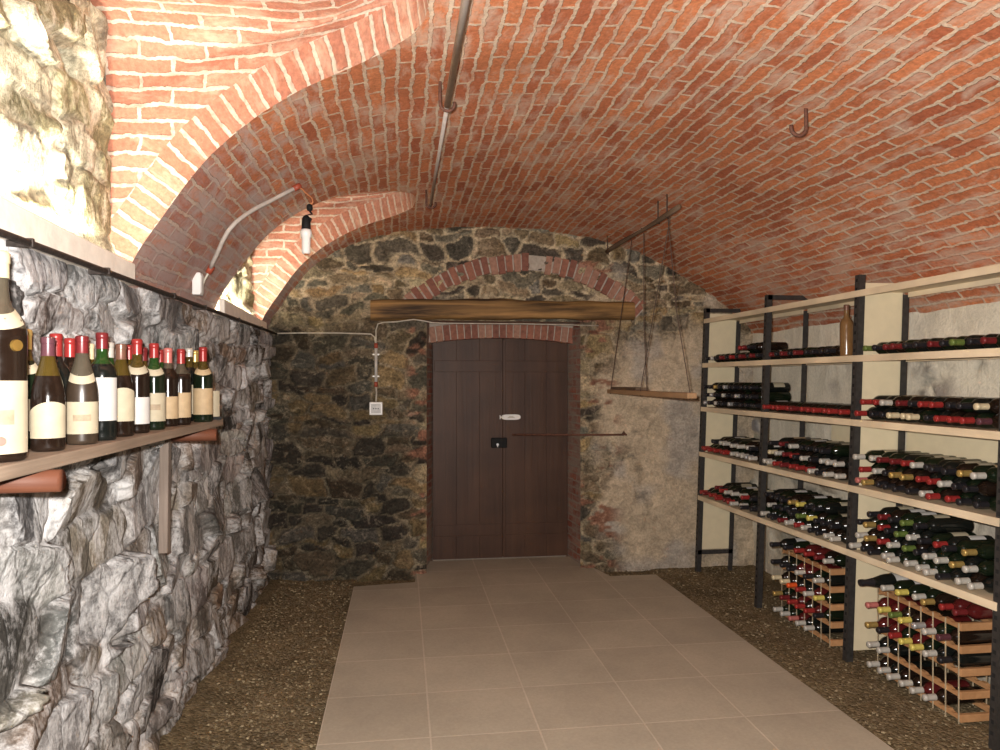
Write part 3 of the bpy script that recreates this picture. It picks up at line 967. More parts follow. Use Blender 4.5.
# ------------------------------------------------------------------ iron bar beside door
b = MB()
b.tube([(.93, 6.06, 1.135), (1.50, 5.885, 1.14), (1.83, 5.80, 1.145)], .0085, 8)
root = b.build('iron_bar', M['rust'], smooth=True)
tag(root, 'thin rusty iron bar across the right door leaf to an eye in the wall', 'bar')
q = MB(); q.tube([(1.815, 5.80, 1.145), (1.83, 5.80, 1.17), (1.855, 5.80, 1.145), (1.83, 5.80, 1.12), (1.815, 5.80, 1.145)], .008, 8, cap=False)
q.tube([(1.85, 5.80, 1.145), (1.86, 5.93, 1.145)], .009, 8)
q.build('wall_eye', M['rust'], root, True)

# ------------------------------------------------------------------ electrics on the back wall
yw = YB - .075
xc = pix_x(376, yw)
root = empty('wall_conduit', (xc, yw, 1.72))
tag(root, 'short pale vertical conduit on the stone wall above the socket', 'conduit')
b = MB(); b.tube([(0, 0, -.155), (0, 0, .155)], .012, 12); b.build('tube', M['palepipe'], root, True)
for z in (-.155, .155):
    q = MB(); q.tube([(0, 0, z - .02), (0, 0, z + .02)], .0145, 12); e = q.build('end_cap', M['redcap'], root, True); e['label'] = 'dark red end cap'
for z in (-.09, .085):
    q = MB(); q.box(-.022, .022, -.003, .07, z - .006, z + .006); q.tube([(-.022, 0, z), (-.022, -.006, z)], .006, 8); q.tube([(.022, 0, z), (.022, -.006, z)], .006, 8)
    q.build('clip', M['white'], root)
b = MB()
b.box(-.052, .052, -.018, .03, -.052, .052, bev=.006)
root = empty('wall_socket', (xc, yw + .005, pix_z(408.5, xc, yw)))
tag(root, 'square white socket box on the stone wall left of the door', 'socket')
b.build('box', M['white'], root)
q = MB(); q.box(-.038, .038, -.022, -.017, -.038, .038, bev=.002); q.build('faceplate', simple('grey socket face', (.42, .41, .39), .4), root)
q = MB()
for xx in (-.018, 0, .018):
    q.tube([(xx, -.0225, 0.0), (xx, -.0235, 0.0)], .005, 10)
q.build('holes', M['black'], root)
b = MB()
b.tube([(xc, yw, 1.872), (xc, yw - .005, 1.93), (xc + .0, yw, 2.0), (xc + .015, yw, 2.05), (xc + .06, yw - .01, 2.062), (xc + .16, yw - .03, 2.066), (xc + .30, yw - .05, 2.085), (xc + .38, yw - .04, 2.075), (xc + .45, yw - .03, 2.062),
        (.35, yw - .03, 2.058), (1.0, yw - .035, 2.06), (1.62, yw - .03, 2.052)], .005, 6)
tag(b.build('cable', M['cable'], smooth=True), 'thin pale cable rising from the conduit and along the beam', 'cable')
b = MB()
b.tube([(-.99, YB - .09, 1.965), (-.8, yw, 1.972), (-.5, yw - .005, 1.974), (xc - .04, yw, 1.968), (xc - .012, yw, 1.945), (xc - .004, yw, 1.90)], .0055, 6)
tag(b.build('cable', M['cable'], smooth=True), 'pale cable running level across the dark stone to the conduit', 'cable')
b = MB()
b.tube([(xc, yw, 1.55), (xc + .004, yw, 1.50), (xc, yw, 1.425)], .007, 6)
tag(b.build('cable', M['cable'], smooth=True), 'short cable stub between the conduit and the white socket', 'cable')

# ------------------------------------------------------------------ pipe along the left ledge
b = MB()
b.tube([(-.975, -1.5, 1.962), (-.975, 1.5, 1.962), (-.975, 3, 1.960), (-.975, 4.5, 1.962), (-.975, 5.82, 1.962)], .010, 8)
root = b.build('ledge_pipe', M['iron'], smooth=True)
tag(root, 'long dark pipe fixed along the top of the grey stone wall', 'pipe')
for y in (2.05, 2.55, 3.25, 3.75, 4.5, 5.2):
    q = MB(); q.box(-1.03, -.963, y - .005, y + .005, 1.950, 1.974, bev=.002)
    q.build('pipe_clip', M['iron'], root)

# ------------------------------------------------------------------ lamp conduit + bulb
pp = [(196, 287), (199, 277), (205, 266), (208, 258), (212, 250), (217, 238), (223, 227), (231, 218), (240, 211), (252, 203.5), (266, 196.5), (280, 189), (294, 182)]
P = [ray_vault(u, v, .03) for u, v in pp]
root = b_ = MB(); b_.tube(P[2:], .0105, 10)
root = b_.build('lamp_conduit', M['greypipe'], smooth=True)
tag(root, 'curved grey conduit clinging to the vault pier, leading to the bulb', 'conduit')
for i in (2, len(P) - 1):
    d = (P[i] - P[i - 1]).normalized()
    q = MB(); q.tube([P[i] - d * .02, P[i] + d * .02], .016, 10)
    e = q.build('end_cap', M['redcap'], root, True); e['label'] = 'dark red end cap'
q = MB(); q.tube([P[0], P[1], P[2]], .006, 6)
q.build('feed_cable', M['cable'], root, True)
jb = ray_vault(193.5, 282, .022)
root = empty('junction_box', jb)
tag(root, 'small white junction box low on the vault pier above the pipe', 'junction box')
q = MB(); q.box(-.02, .02, -.028, .028, -.055, .055, bev=.005); q.build('box', M['white'], root)
q = MB(); q.box(.018, .023, -.022, .022, -.045, .045, bev=.002); q.build('lid', M['white'], root)

E = P[-1]
dd = depth(E.x, E.y)
sc_ = dd / FPX
def dn(du, dv):                      # a point below the conduit end, in its own depth plane
    return Vector((E.x + du * sc_ * CA, E.y - du * sc_ * SA, E.z - dv * sc_))
base = dn(9, 42)
root = empty('hanging_bulb', base)
tag(root, 'white bulb in black holder hanging by a copper wire from the conduit', 'lamp')
q = MB(); q.tube([p - base for p in (dn(0, 0), dn(5, 2), dn(9, 6), dn(15, 11), dn(16, 15), dn(13, 18))], .0045, 6)
e = q.build('copper_wire', M['copper'], root, True); e['label'] = 'bare copper coloured wire'
q = MB()
q.lathe([(0, .0), (.012, .002), (.016, .012), (.015, .03), (.006, .036), (0, .036)], 12)
for i in range(len(q.v)):
    v = Vector(q.v[i]); q.v[i] = tuple(v + dn(12.5, 24) - base)
q.tube([p - base for p in (dn(11, 22), dn(15, 27), dn(9, 28), dn(14, 32), dn(11, 38))], .006, 6)
q.build('connector', M['black'], root, True)
q = MB(); q.lathe([(0, .075), (.012, .073), (.020, .060), (.023, .03), (.023, 0), (0, 0)], 16)
for i in range(len(q.v)):
    q.v[i] = tuple(Vector(q.v[i]) + Vector((0, 0, -.005)))
q.build('lamp_holder', M['black'], root, True)
q = MB(); q.lathe([(.0, -.003), (.026, -.003), (.029, -.02), (.026, -.04), (.022, -.045), (.0215, -.118), (.017, -.126), (0, -.128)], 18)
q.build('bulb', M['bulb'], root, True)
q = MB(); q.lathe([(.011, -.124), (.010, -.134), (0, -.135)], 12); e = q.build('bulb_tip', M['copper'], root, True)
q.v = q.v

# ------------------------------------------------------------------ ceiling pole and hooks
def hook_pts(r, drop, dirx=1, diry=0):
    pts = [Vector((0, 0, 0.03)), Vector((0, 0, -drop * .5)), Vector((0, 0, -drop))]
    for k in range(1, 10):
        a = PI * k / 9 * 1.08
        pts.append(Vector((dirx * r * (1 - math.cos(a)), diry * r * (1 - math.cos(a)), -drop - r * math.sin(a))))
    return pts
XPOLE = .185; ZPOLE = 2.735
b = MB()
b.tube([(XPOLE + .01, .9, ZPOLE), (XPOLE + .006, 1.8, ZPOLE), (XPOLE, 2.98, ZPOLE)], .0135, 10)
b.tube([(XPOLE, 2.98, ZPOLE), (XPOLE - .002, 3.8, ZPOLE - .003), (XPOLE - .005, 4.72, ZPOLE - .008)], .009, 10)
root = b.build('ceiling_pole', M['greypipe'], smooth=True)
tag(root, 'long grey brown pole carried below the crown of the vault by two hooks', 'pole')
for y, lab in ((2.97, 'rusty hook holding the thick part of the ceiling pole'), (4.66, 'rusty hook holding the thin far end of the ceiling pole')):
    z = zv(XPOLE - .035)
    h = hook_pts(.03, z - ZPOLE - .004)
    b = MB(); b.tube(h, .007, 8)
    o = b.build('ceiling_hook', M['rust'], smooth=True); o.location = (XPOLE - .030, y, z)
    tag(o, lab, 'hook', 'rusty hooks in the vault')
hp = ray_vault(806, 108)
b = MB(); k = depth(hp.x, hp.y) / FPX
b.tube([(p.x, p.y, p.z) for p in hook_pts(8.0 * k, 20 * k, -1, 0)], .0085, 8)
o = b.build('ceiling_hook', M['rust'], smooth=True); o.location = hp
tag(o, 'lone empty rusty hook in the bare brick vault above the shelving', 'hook', 'rusty hooks in the vault')

# ------------------------------------------------------------------ hanging pole and board
XH = 1.66
zf, zn = 2.65, 2.645
b = MB()
ya, yb_ = 5.72, 4.17
pts = [(XH, ya + (yb_ - ya) * t, zf + (zn - zf) * t + .005 * math.sin(7 * t)) for t in np.linspace(0, 1, 12)]
b.tube(pts, [.015 + .003 * math.sin(9 * t) for t in np.linspace(0, 1, 12)], 10)
root = b.build('hanging_pole', M['polewood'], smooth=True)
tag(root, 'crooked wooden pole hung under the vault above the wired board', 'pole')
def ypole(u): return pix_y(u, XH)
for u in (603, 658, 667):
    y = min(max(ypole(u), 4.2), 5.70)
    q = MB(); z = zv(XH)
    q.tube([(XH, y, z + .02), (XH, y, 2.66), (XH + .012, y + .01, 2.625), (XH - .012, y - .01, 2.632)], .005, 6)
    q.build('hanger', M['wire'], root, True)
y0, y1 = 4.10, 5.80
b = MB()
b.box(-.03, .03, y0 - 4.95, y1 - 4.95, -.017, .017, bev=.004)
root = empty('hanging_board', (1.715, 4.95, 1.506))
tag(root, 'narrow wooden board hung on long wires in front of the plastered wall', 'hanging shelf')
b.build('board', M['boardwood'], root)
q = MB(); q.box(.0, .10, 5.15 - 4.95, 5.78 - 4.95, .017, .038, bev=.004); q.build('batten', M['polewood'], root)
zt = 2.645 - 1.506
for (ut, yb2, sx) in ((629, 5.70, -.027), (641, 4.98, .027), (667, 4.96, -.027), (665, 4.20, .027)):
    q = MB(); yt = ypole(ut)
    mid = ((XH - 1.715 + sx) * .5 + .01, ((yt + yb2) / 2) - 4.95 + .03, zt * .45)
    q.tube([(XH - 1.715, yt - 4.95, zt + .02), (XH - 1.715 + .02, yt - 4.95, zt - .02), mid, (sx, yb2 - 4.95, .02), (sx * 1.05, yb2 - 4.95, -.022)], .0032, 6)
    q.build('wire', M['wire'], root, True)

# ------------------------------------------------------------------ left shelf
ZS = 1.425
root = empty('wall_shelf', (-.9, 2.2, ZS))
tag(root, 'long weathered plank shelf of old bottles on the grey stone wall', 'shelf')
b = MB()
nx = 40
b.box(-.115, .095, -3.2, 1.215, -.032, 0, bev=.004)
b.build('plank', M['shelfwood'], root)
for y in (.5, 1.79, 3.2):
    q = MB(); q.tube([(-.17, y - 2.2, -.062), (.118, y - 2.2, -.058)], .026, 16)
    q.build('bracket_peg', M['pegwood'], root, True)
yb_ = 3.2
root = b_ = MB()
b_.box(-.018, .018, -.021, .021, -.235, .235, bev=.004)
o = b_.build('wooden_batten', M['batten'])
o.location = (-.975, pix_y(165, -.975), 1.12); o.rotation_euler = (math.radians(-2), 0, 0)
tag(o, 'short upright grey batten on the stone wall under the shelf end', 'batten')

# ------------------------------------------------------------------ bottles
PROFILES = {
    'bordeaux': [(0, .012), (.020, .004), (.033, 0), (.0365, .004), (.0370, .012), (.0370, .178), (.0362, .190), (.033, .202), (.026, .213), (.019, .222), (.0155, .232), (.0142, .245), (.0138, .283), (.0150, .284), (.0150, .297), (.012, .3), (0, .3)],
    'burgundy': [(0, .012), (.020, .004), (.034, 0), (.0390, .004), (.0400, .012), (.0400, .130), (.0390, .148), (.0355, .172), (.029, .198), (.0220, .222), (.0175, .240), (.0150, .258), (.0145, .283), (.0158, .284), (.0158, .297), (.012, .3), (0, .3)],
    'champagne': [(0, .014), (.022, .005), (.038, 0), (.0430, .005), (.0440, .014), (.0440, .140), (.0425, .160), (.038, .185), (.031, .210), (.024, .235), (.0190, .258), (.0165, .275), (.0160, .292), (.0180, .293), (.0180, .306), (.0165, .315), (0, .318)],
}
def rad_at(prof, z):
    ps = [(r, zz) for r, zz in prof[2:]]
    return float(np.interp(z, [p[1] for p in ps], [p[0] for p in ps]))

MESHC = {}
def bottle_meshes(kind, glass, neck, cap, label, capz, lz, ltop, seg=20, slant=0.0, neckband=None, emblem=False, arc=150, level=None):
    """mesh data for (body, capsule, paper label, neck label); cached"""
    key = (kind, glass, neck, cap, label, capz, lz, ltop, seg, slant, neckband, emblem, level)
    if key in MESHC:
        return MESHC[key]
    prof = PROFILES[kind]
    H = prof[-1][1]
    dense = []
    for (r0, z0), (r1, z1) in zip(prof[:-1], prof[1:]):
        dense.append((r0, z0))
    dense.append(prof[-1])
    lv = level if level is not None else .235
    b = MB(); b.lathe(dense, seg, mfun=lambda z: 1 if (z > lv) else 0)
    ob = b.build('body', [M[glass], M[neck]], None, True)
    autosmooth(ob, 60)
    b = MB()
    cp = [(rad_at(prof, capz) + .0012, capz)]
    for r, z in prof:
        if z > capz + .003 and r > .006:
            cp.append((r + .0012, z + (.001 if z > .29 else 0)))
    cp.append((0.0, H + .0015))
    b.lathe(cp, seg)
    oc = b.build('capsule', M['cap_' + cap], None, True); autosmooth(oc, 50)
    ol = on = None
    if label:
        b = MB(); n = 14; a0 = -math.radians(arc / 2)
        rows = 6
        vs = []; fs = []
        for j in range(rows):
            for i in range(n + 1):
                t = i / n
                zt = ltop + slant * math.sin(PI * t) * .018 + slant * (t - .5) * .012
                z = lz + (zt - lz) * j / (rows - 1)
                a = a0 + math.radians(arc) * t
                r = rad_at(prof, z) + .0009
                vs.append((r * math.cos(a), r * math.sin(a), z))
        ms = []
        for j in range(rows - 1):
            for i in range(n):
                fs.append((j * (n + 1) + i, j * (n + 1) + i + 1, (j + 1) * (n + 1) + i + 1, (j + 1) * (n + 1) + i))
                ms.append(1 if (emblem and 4 <= i <= 9 and j == 2) else 0)
        b.v = vs; b.f = fs; b.m = ms
        ol = b.build('paper_label', [M['paper_' + label], M['paper_ink']], None, True)
    if neckband:
        b = MB(); n = 10; vs = []; fs = []
        z0 = {'bordeaux': .196, 'burgundy': .176, 'champagne': .19}[kind]
        for j in range(3):
            for i in range(n + 1):
                a = math.radians(-65 + 130 * i / n); z = z0 + .011 * j - .010 * math.sin(PI * i / n)
                r = rad_at(prof, z) + .001
                vs.append((r * math.cos(a), r * math.sin(a), z))
        for j in range(2):
            for i in range(n):
                fs.append((j * (n + 1) + i, j * (n + 1) + i + 1, (j + 1) * (n + 1) + i + 1, (j + 1) * (n + 1) + i))
        b.v = vs; b.f = fs; b.m = [0] * len(fs)
        on = b.build('neck_label', M['paper_' + neckband], None, True)
    out = [(o.name.split('.')[0], o.data) for o in (ob, oc, ol, on) if o is not None]
    for o in (ob, oc, ol, on):
        if o is not None:
            bpy.data.objects.remove(o)
    MESHC[key] = out
    return out

def put_bottle(meshes, mat, label, group, name='wine_bottle', cat='bottle'):
    e = bpy.data.objects.new(name, None); e.empty_display_size = .05
    C.objects.link(e)
    e.matrix_world = mat
    for nm, me in meshes:
        o = bpy.data.objects.new(nm, me); C.objects.link(o); o.parent = e
    tag(e, label, cat, group)
    return e

# --- standing bottles on the left shelf
G = 'old bottles standing on the plank shelf'
def stand(u, row, kind, glass, neck, cap, label, text, scale=1.0, capz=.258, lz=.045, ltop=.125, slant=0.0, nb=None, emb=False, level=.222, dx=0, turn=0):
    scale *= .955
    x = (-.868 if row == 0 else -.957) + dx
    y = pix_y(u, x)
    ms = bottle_meshes(kind, glass, neck, cap, label, capz, lz, ltop, 24, slant, nb, emb, 150, level)
    ang = math.atan2(-y, -x) + math.radians(turn)
    m = Matrix.Translation((x, y, ZS)) @ Matrix.Rotation(ang, 4, 'Z') @ Matrix.Scale(scale, 4)
    return put_bottle(ms, m, text, G)

mg = stand(-3, 0, 'bordeaux', 'g_brown', 'g_neckgrey', 'cream', 'cream', 'very large bottle with cream label, cut by the frame edge', 1.58, capz=.262, lz=.012, ltop=.115, nb='cream', emb=True, level=.19)
# seal and gold medal on the big bottle
q = MB(); q.lathe([(0, .003), (.006, .003), (.0065, 0)], 14)
sl = q.build('label_seal', M['paper_red'], mg); sl.matrix_local = Matrix.Rotation(.12, 4, 'Z') @ Matrix.Translation((.0379, 0, .03)) @ Matrix.Rotation(PI / 2, 4, 'Y'); sl['label'] = 'small red seal on the label'
q = MB(); q.lathe([(0, .004), (.008, .004), (.0085, 0)], 18)
md = q.build('gold_medal', M['brass'], mg); md.matrix_local = Matrix.Rotation(.62, 4, 'Z') @ Matrix.Translation((.0372, 0, .165)) @ Matrix.Rotation(PI / 2, 4, 'Y'); md['label'] = 'round gold medal'
stand(25, 1, 'bordeaux', 'g_green', 'g_neckyellow', 'gold', 'cream', 'gold-capped bottle standing behind the very large bottle', 1.06, capz=.25, nb='cream')
stand(48, 0, 'burgundy', 'g_brown', 'g_neckyellow', 'purple', 'cream', 'round-shouldered brown bottle with dull purple cap beside the very large bottle', .98, capz=.25, lz=.035, ltop=.112, slant=1, level=.198)
stand(56, 1, 'bordeaux', 'g_black', 'g_black', 'red', None, 'dark bottle with bright red cap behind the round-shouldered brown bottle', 1.06, capz=.238)
stand(70, 1, 'bordeaux', 'g_brown', 'g_brown', 'red', 'cream', 'red-capped dark bottle in the back row left of the dusty illustrated label', 1.03, capz=.245, lz=.03, ltop=.09, slant=1, dx=.003)
stand(82, 0, 'burgundy', 'g_dust', 'g_neckgrey', 'maroon', 'cream', 'dusty grey-brown bottle with neck label and illustrated cream label', 1.03, capz=.252, lz=.03, ltop=.118, nb='cream', emb=True, level=.165)
stand(89, 1, 'bordeaux', 'g_green', 'g_neckyellow', 'cream', None, 'cream-capped bottle peeping out behind the tall white label', 1.0, capz=.25)
stand(102, 0, 'bordeaux', 'g_black', 'g_neckgreen', 'maroon', 'white', 'dark-red-capped bottle with green neck and tall white label', 1.09, capz=.255, lz=.055, ltop=.175, level=.212)
stand(109, 1, 'bordeaux', 'g_black', 'g_neckgreen', 'white', None, 'white-capped dark bottle behind the green-necked bottle', 1.04, capz=.25)
stand(121, 0, 'burgundy', 'g_brown', 'g_neckyellow', 'brown', 'cream', 'brown-capped amber bottle with curved-top cream label', 1.0, capz=.25, lz=.05, ltop=.140, slant=1, level=.19)
stand(129, 1, 'bordeaux', 'g_brown', 'g_neckyellow', 'red', None, 'red-capped bottle half hidden behind the brown-capped amber bottle', 1.04, capz=.25)
stand(137, 0, 'bordeaux', 'g_brown', 'g_neckyellow', 'red', 'white', 'bright-red-capped amber bottle with narrow white label and neck label', 1.08, capz=.252, lz=.03, ltop=.115, nb='cream', level=.20)
stand(143, 1, 'bordeaux', 'g_brown', 'g_neckyellow', 'maroon', None, 'dark-red-capped bottle behind the bright-red-capped amber bottle', 1.03, capz=.25)
stand(154, 0, 'bordeaux', 'g_green', 'g_neckgreen', 'red', 'cream', 'red-capped green bottle with curved neck label and illustrated label', 1.06, capz=.25, lz=.03, ltop=.128, nb='cream', emb=True, level=.20)
stand(160, 1, 'bordeaux', 'g_green', 'g_neckgreen', 'red', None, 'red-capped bottle behind the green bottle with curved neck label', 1.03, capz=.25)
stand(168, 0, 'bordeaux', 'g_brown', 'g_neckgrey', 'pink', 'tan', 'pinkish-red-capped dusty bottle between green bottle and tan label', 1.03, capz=.243, lz=.03, ltop=.115, dx=-.01)
stand(181, 0, 'bordeaux', 'g_brown', 'g_neckgrey', 'red', 'tan', 'red-capped bottle with plain tan label left of the white-capped one', 1.03, capz=.243, lz=.03, ltop=.128, level=.20, dx=.012)
stand(189, 1, 'bordeaux', 'g_black', 'g_neckyellow', 'white', 'cream', 'white-capped dark bottle with cream label near the shelf end', 1.08, capz=.265, lz=.03, ltop=.15, dx=.055)
stand(195, 1, 'bordeaux', 'g_green', 'g_neckyellow', 'gold', None, 'gold-capped bottle in the back row near the shelf end', 1.07, capz=.25, dx=.04)
stand(203, 0, 'bordeaux', 'g_green', 'g_neckyellow', 'red', 'tan', 'red-capped olive bottle with tan label, last at the shelf end', 1.09, capz=.243, lz=.03, ltop=.135, nb='tan', level=.20, dx=.04)
# cream card at the end of the shelf
b = MB()
n = 8
vs = []; fs = []
for j in (0, 1):
    for i in range(n + 1):
        a = math.radians(-50 + 100 * i / n)
        vs.append((.05 * math.cos(a) - .03, .045 * math.sin(a), .012 + .115 * j))
for i in range(n): fs.append((i, i + 1, n + 2 + i, n + 1 + i))
b.add(vs, fs, 0)
vs2 = [(x - .0015, y, z) for x, y, z in vs]; b.add(vs2, fs, 0)
o = b.build('card', M['paper_cream'], None, True)
y = pix_y(219, -.93)
root = empty('display_card', (-.838, 3.335, ZS)); o.parent = root
root.rotation_euler = (0, 0, math.atan2(-3.335, .838))
q = MB(); q.box(-.02, .03, -.042, .042, 0, .013); q.build('foot', M['black'], root)
tag(root, 'bowed cream card on a dark foot at the far shelf end', 'card')

# ------------------------------------------------------------------ metal shelving on the right
YP = [5.75, 4.78, 3.80, 2.80]
def x0(y): return 2.44 + (5.75 - y) * .032
LEAN = .036
def RX(y, d, z): return x0(y) + d + LEAN * z
ZL = [.635, 1.0, 1.375, 1.74, 2.11]       # top faces of the boards, lowest first
DEP = .305
T = .036
unit = empty('shelving_unit', (2.6, 4.3, 0))
tag(unit, 'three bay charcoal and cream steel shelving full of wine along the right wall', 'shelving')
UO = Vector((2.6, 4.3, 0))
def sh(v):   # local shelving coordinates (d, y, z) -> unit space, with the lean of the posts
    return Vector((RX(v[1], v[0], v[2]), v[1], v[2])) - UO
for i, yp in enumerate(YP):
    for k, d in enumerate((0, DEP)):
        b = MB(); w = .040; top = 2.2
        if k == 0:
            b.box(d - .004, d, yp - w / 2, yp + w / 2, 0.0, top, 0, sh)
            b.box(d, d + .034, yp - w / 2, yp - w / 2 + .004, 0.0, top, 0, sh)
            zz = .06
            while zz < top - .03:
                b.box(d - .0046, d - .0035, yp - .004, yp + .012, zz, zz + .018, 1, sh); zz += .05
        else:
            b.box(d, d + .004, yp - w / 2, yp + w / 2, 0.0, 2.09, 0, sh)
            b.box(d - .034, d, yp - w / 2, yp - w / 2 + .004, 0.0, 2.09, 0, sh)
        b.build('post', [M['post'], M['hole']], unit)
    if i < 2:
        b = MB(); b.box(.0, DEP, yp - .02, yp - .016, 2.165, 2.198, 0, sh); b.build('top_rail', M['post'], unit)
    if i == 0:
        b = MB(); b.box(.0, DEP, yp - .02, yp - .016, .145, .18, 0, sh); b.build('bottom_rail', M['post'], unit)
    if i != 1:
        b = MB(); b.box(.035, DEP - .03, yp - .010, yp + .004, .185 if i == 0 else .06, 2.155, 0, sh); p = b.build('side_panel', M['cream'], unit)
for bay in range(3):
    ya, yb2 = YP[bay + 1], YP[bay]
    for z in ZL:
        b = MB()
        b.box(.004, DEP - .004, ya + .006, yb2 - .006, z - .008, z, 0, sh)
        b.box(-.008, .008, ya - .002, yb2 + .002, z - T, z + .0005, 0, sh)
        b.box(DEP - .012, DEP - .004, ya + .03, yb2 - .03, z - T, z, 0, sh)
        b.build('shelf_board', M['creamwood'], unit)
for (ya, yb2, za, zb) in ((YP[3] + .03, YP[2] - .03, 1.0, 1.339), (YP[2] + .03, YP[2] + .66, 1.0, 1.339)):
    if zb > za:
        b = MB(); b.box(DEP + .006, DEP + .012, ya, yb2, za, zb, 0, sh); b.build('back_panel', M['cream'], unit)

# ------------------------------------------------------------------ lying bottles
ORD = ['first', 'second', 'third', 'fourth', 'fifth', 'sixth', 'seventh', 'eighth', 'ninth', 'tenth', 'eleventh', 'twelfth', 'thirteenth', 'fourteenth', 'fifteenth', 'sixteenth']
BAYN = ['far bay', 'middle bay', 'near bay']
LAYN = ['bottom layer', 'second layer', 'third layer', 'fourth layer']
SHN = ['lowest shelf', 'second lowest shelf', 'middle shelf', 'second highest shelf', 'top shelf']
GLN = {'g_black': 'black', 'g_green': 'dark green', 'g_brown': 'dark brown', 'g_red': 'deep red'}
rb = random.Random(21)
NB = 0
def lie(y, z, r_d, kind, glass, cap, label, text, group, push=0.0, yaw=0.0, roll=0.0, flip=False, capz=.24, base_x=None):
    global NB
    NB += 1
    neck = glass
    ms = bottle_meshes(kind, glass, neck, cap, label, capz, .045, .13, 14, 0, None, False, 150, None)
    L = PROFILES[kind][-1][1]
    if base_x is None:
        xt = RX(y, -.03 + push, z)          # where the cap ends, by the front lip
    else:
        xt = base_x
    if not flip:
        m = Matrix.Translation((xt + L, y, z)) @ Matrix.Rotation(yaw, 4, 'Z') @ Matrix.Rotation(-PI / 2, 4, 'Y') @ Matrix.Rotation(roll, 4, 'Z')
    else:
        m = Matrix.Translation((xt + .035, y, z)) @ Matrix.Rotation(yaw, 4, 'Z') @ Matrix.Rotation(PI / 2, 4, 'Y') @ Matrix.Rotation(roll, 4, 'Z')
    return put_bottle(ms, m, text, group)

R0 = .0371
def layer(shelf, bay, lay, y_from, y_to, caps, glasses=('g_black', 'g_green', 'g_brown'), labels=0.35, kind='bordeaux', pushes=(0, .02), skip=()):
    if lay and labels < .6: labels = .6
    """bottles side by side along a shelf, counted from the far post"""
    r = PROFILES[kind][5][0] + .0013
    pitch = 2 * r + .0045
    z = ZL[shelf] + r + lay * math.sqrt((2 * r + .0004) ** 2 - (pitch / 2) ** 2)
    y = span(bay)[0] - r - (pitch / 2 if lay % 2 else 0)
    k = 0
    while y - r > y_to - .001:
        if y + r <= y_from + pitch * .6:
            cap = caps[k % len(caps)]
            g = glasses[rb.randrange(len(glasses))]
            lb = rb.choice(['cream', 'white', 'cream', 'white', 'tan']) if rb.random() < labels else None
            text = '%s-capped %s bottle on %s, %s, %s, %s from far post' % (cap, GLN[g], SHN[shelf], BAYN[bay], LAYN[lay], ORD[min(k, 15)])
            lie(y, z, 0, kind, g, cap, lb, text, 'bottles lying on the %s of the %s' % (SHN[shelf], BAYN[bay]), rb.uniform(pushes[0] - .012, pushes[1]), 0, rb.uniform(-.6, .6))
            k += 1
        y -= pitch
R, K, Wh, Mr, Gd, Gr, Yl, Si, Pk, Pu, Bl, Cr, Or = 'red', 'black', 'white', 'maroon', 'gold', 'green', 'yellow', 'silver', 'pink', 'purple', 'blue', 'cream', 'orange'
def span(bay, a=0.0, b=1.0):
    yf, yn = YP[bay] - .030, YP[bay + 1] + .030
    return yf + (yn - yf) * a, yf + (yn - yf) * b
BUR = 'burgundy'
# second highest shelf: one layer
layer(3, 0, 0, *span(0), [K, Wh, K, Mr, K, R, K, Mr, K, Mr, K, Mr, Mr], pushes=(.02, .035), labels=.1)
layer(3, 1, 0, *span(1, 0, .84), [Mr, K, Mr, K, Mr, K, K, K, K], pushes=(.02, .035), labels=.1)
layer(3, 2, 0, *span(2), [Gr, K, Mr, Mr, K, K, Mr, K, Gr, K, Mr, Mr], pushes=(.02, .035), labels=.1)
layer(3, 0, 1, *span(0, .62, .92), [R, Mr, K, Pk], pushes=(.01, .03), labels=.8)
# middle shelf
layer(2, 0, 0, *span(0), [Si, K, Wh, K, K, Si, K, K, K, K, K, K, K], pushes=(.01, .04), labels=.3)
layer(2, 0, 1, *span(0), [K, Si, K, Wh, K, K, Si, K, K, K, K, K], pushes=(.01, .03), labels=.3)
layer(2, 0, 2, *span(0, .05, .95), [K, K, Gd, K, Si, K, K, K, K, K], pushes=(.01, .03), labels=.3)
layer(2, 1, 0, *span(1), [R, R, R, R, Mr, R, R, R, R, R, R], pushes=(.0, .02), labels=.0)
layer(2, 2, 0, *span(2), [R, K, K, Cr, Cr, Cr, K, R, R, R, Pu, Gd], pushes=(.0, .03), labels=.2)
layer(2, 2, 1, *span(2, .02, .98), [R, R, Wh, Mr, K, R, R, K, K, Cr, Gd], pushes=(.0, .04), labels=.2)
# second lowest shelf
layer(1, 0, 0, *span(0), [R, R, R, R, R, R, Wh, Wh, Wh, Si, Wh, Wh, Wh], pushes=(-.01, .02), labels=.1)
layer(1, 0, 1, *span(0, .12, .98), [K, K, Wh, Wh, K, Wh, Wh, Wh, K, Wh, Wh], pushes=(0, .05), labels=.2)
layer(1, 1, 0, *span(1), [Wh, Wh, R, Mr, R, R, R, Wh, K, Wh, Wh], pushes=(-.01, .02), labels=.1)
layer(1, 1, 1, *span(1, 0, .98), [Cr, Wh, Mr, R, K, Wh, K, Wh, Wh, Wh], pushes=(0, .04), labels=.4)
layer(1, 1, 2, *span(1, .1, .8), [K, Mr, K, Wh, K, K, K], pushes=(.01, .03), labels=.4)
layer(1, 2, 0, *span(2), [Pk, Gd, K, K, K, K, Wh, R, R, K, K, K], pushes=(-.01, .02), labels=.1)
layer(1, 2, 1, *span(2, 0, .98), [R, Wh, K, Gd, Gd, R, R, Wh, K, K, K], pushes=(0, .03), labels=.2)
layer(1, 2, 2, *span(2, .02, .98), [Wh, Wh, Mr, Mr, R, Wh, K, K, K, Gd], pushes=(0, .04), labels=.3)
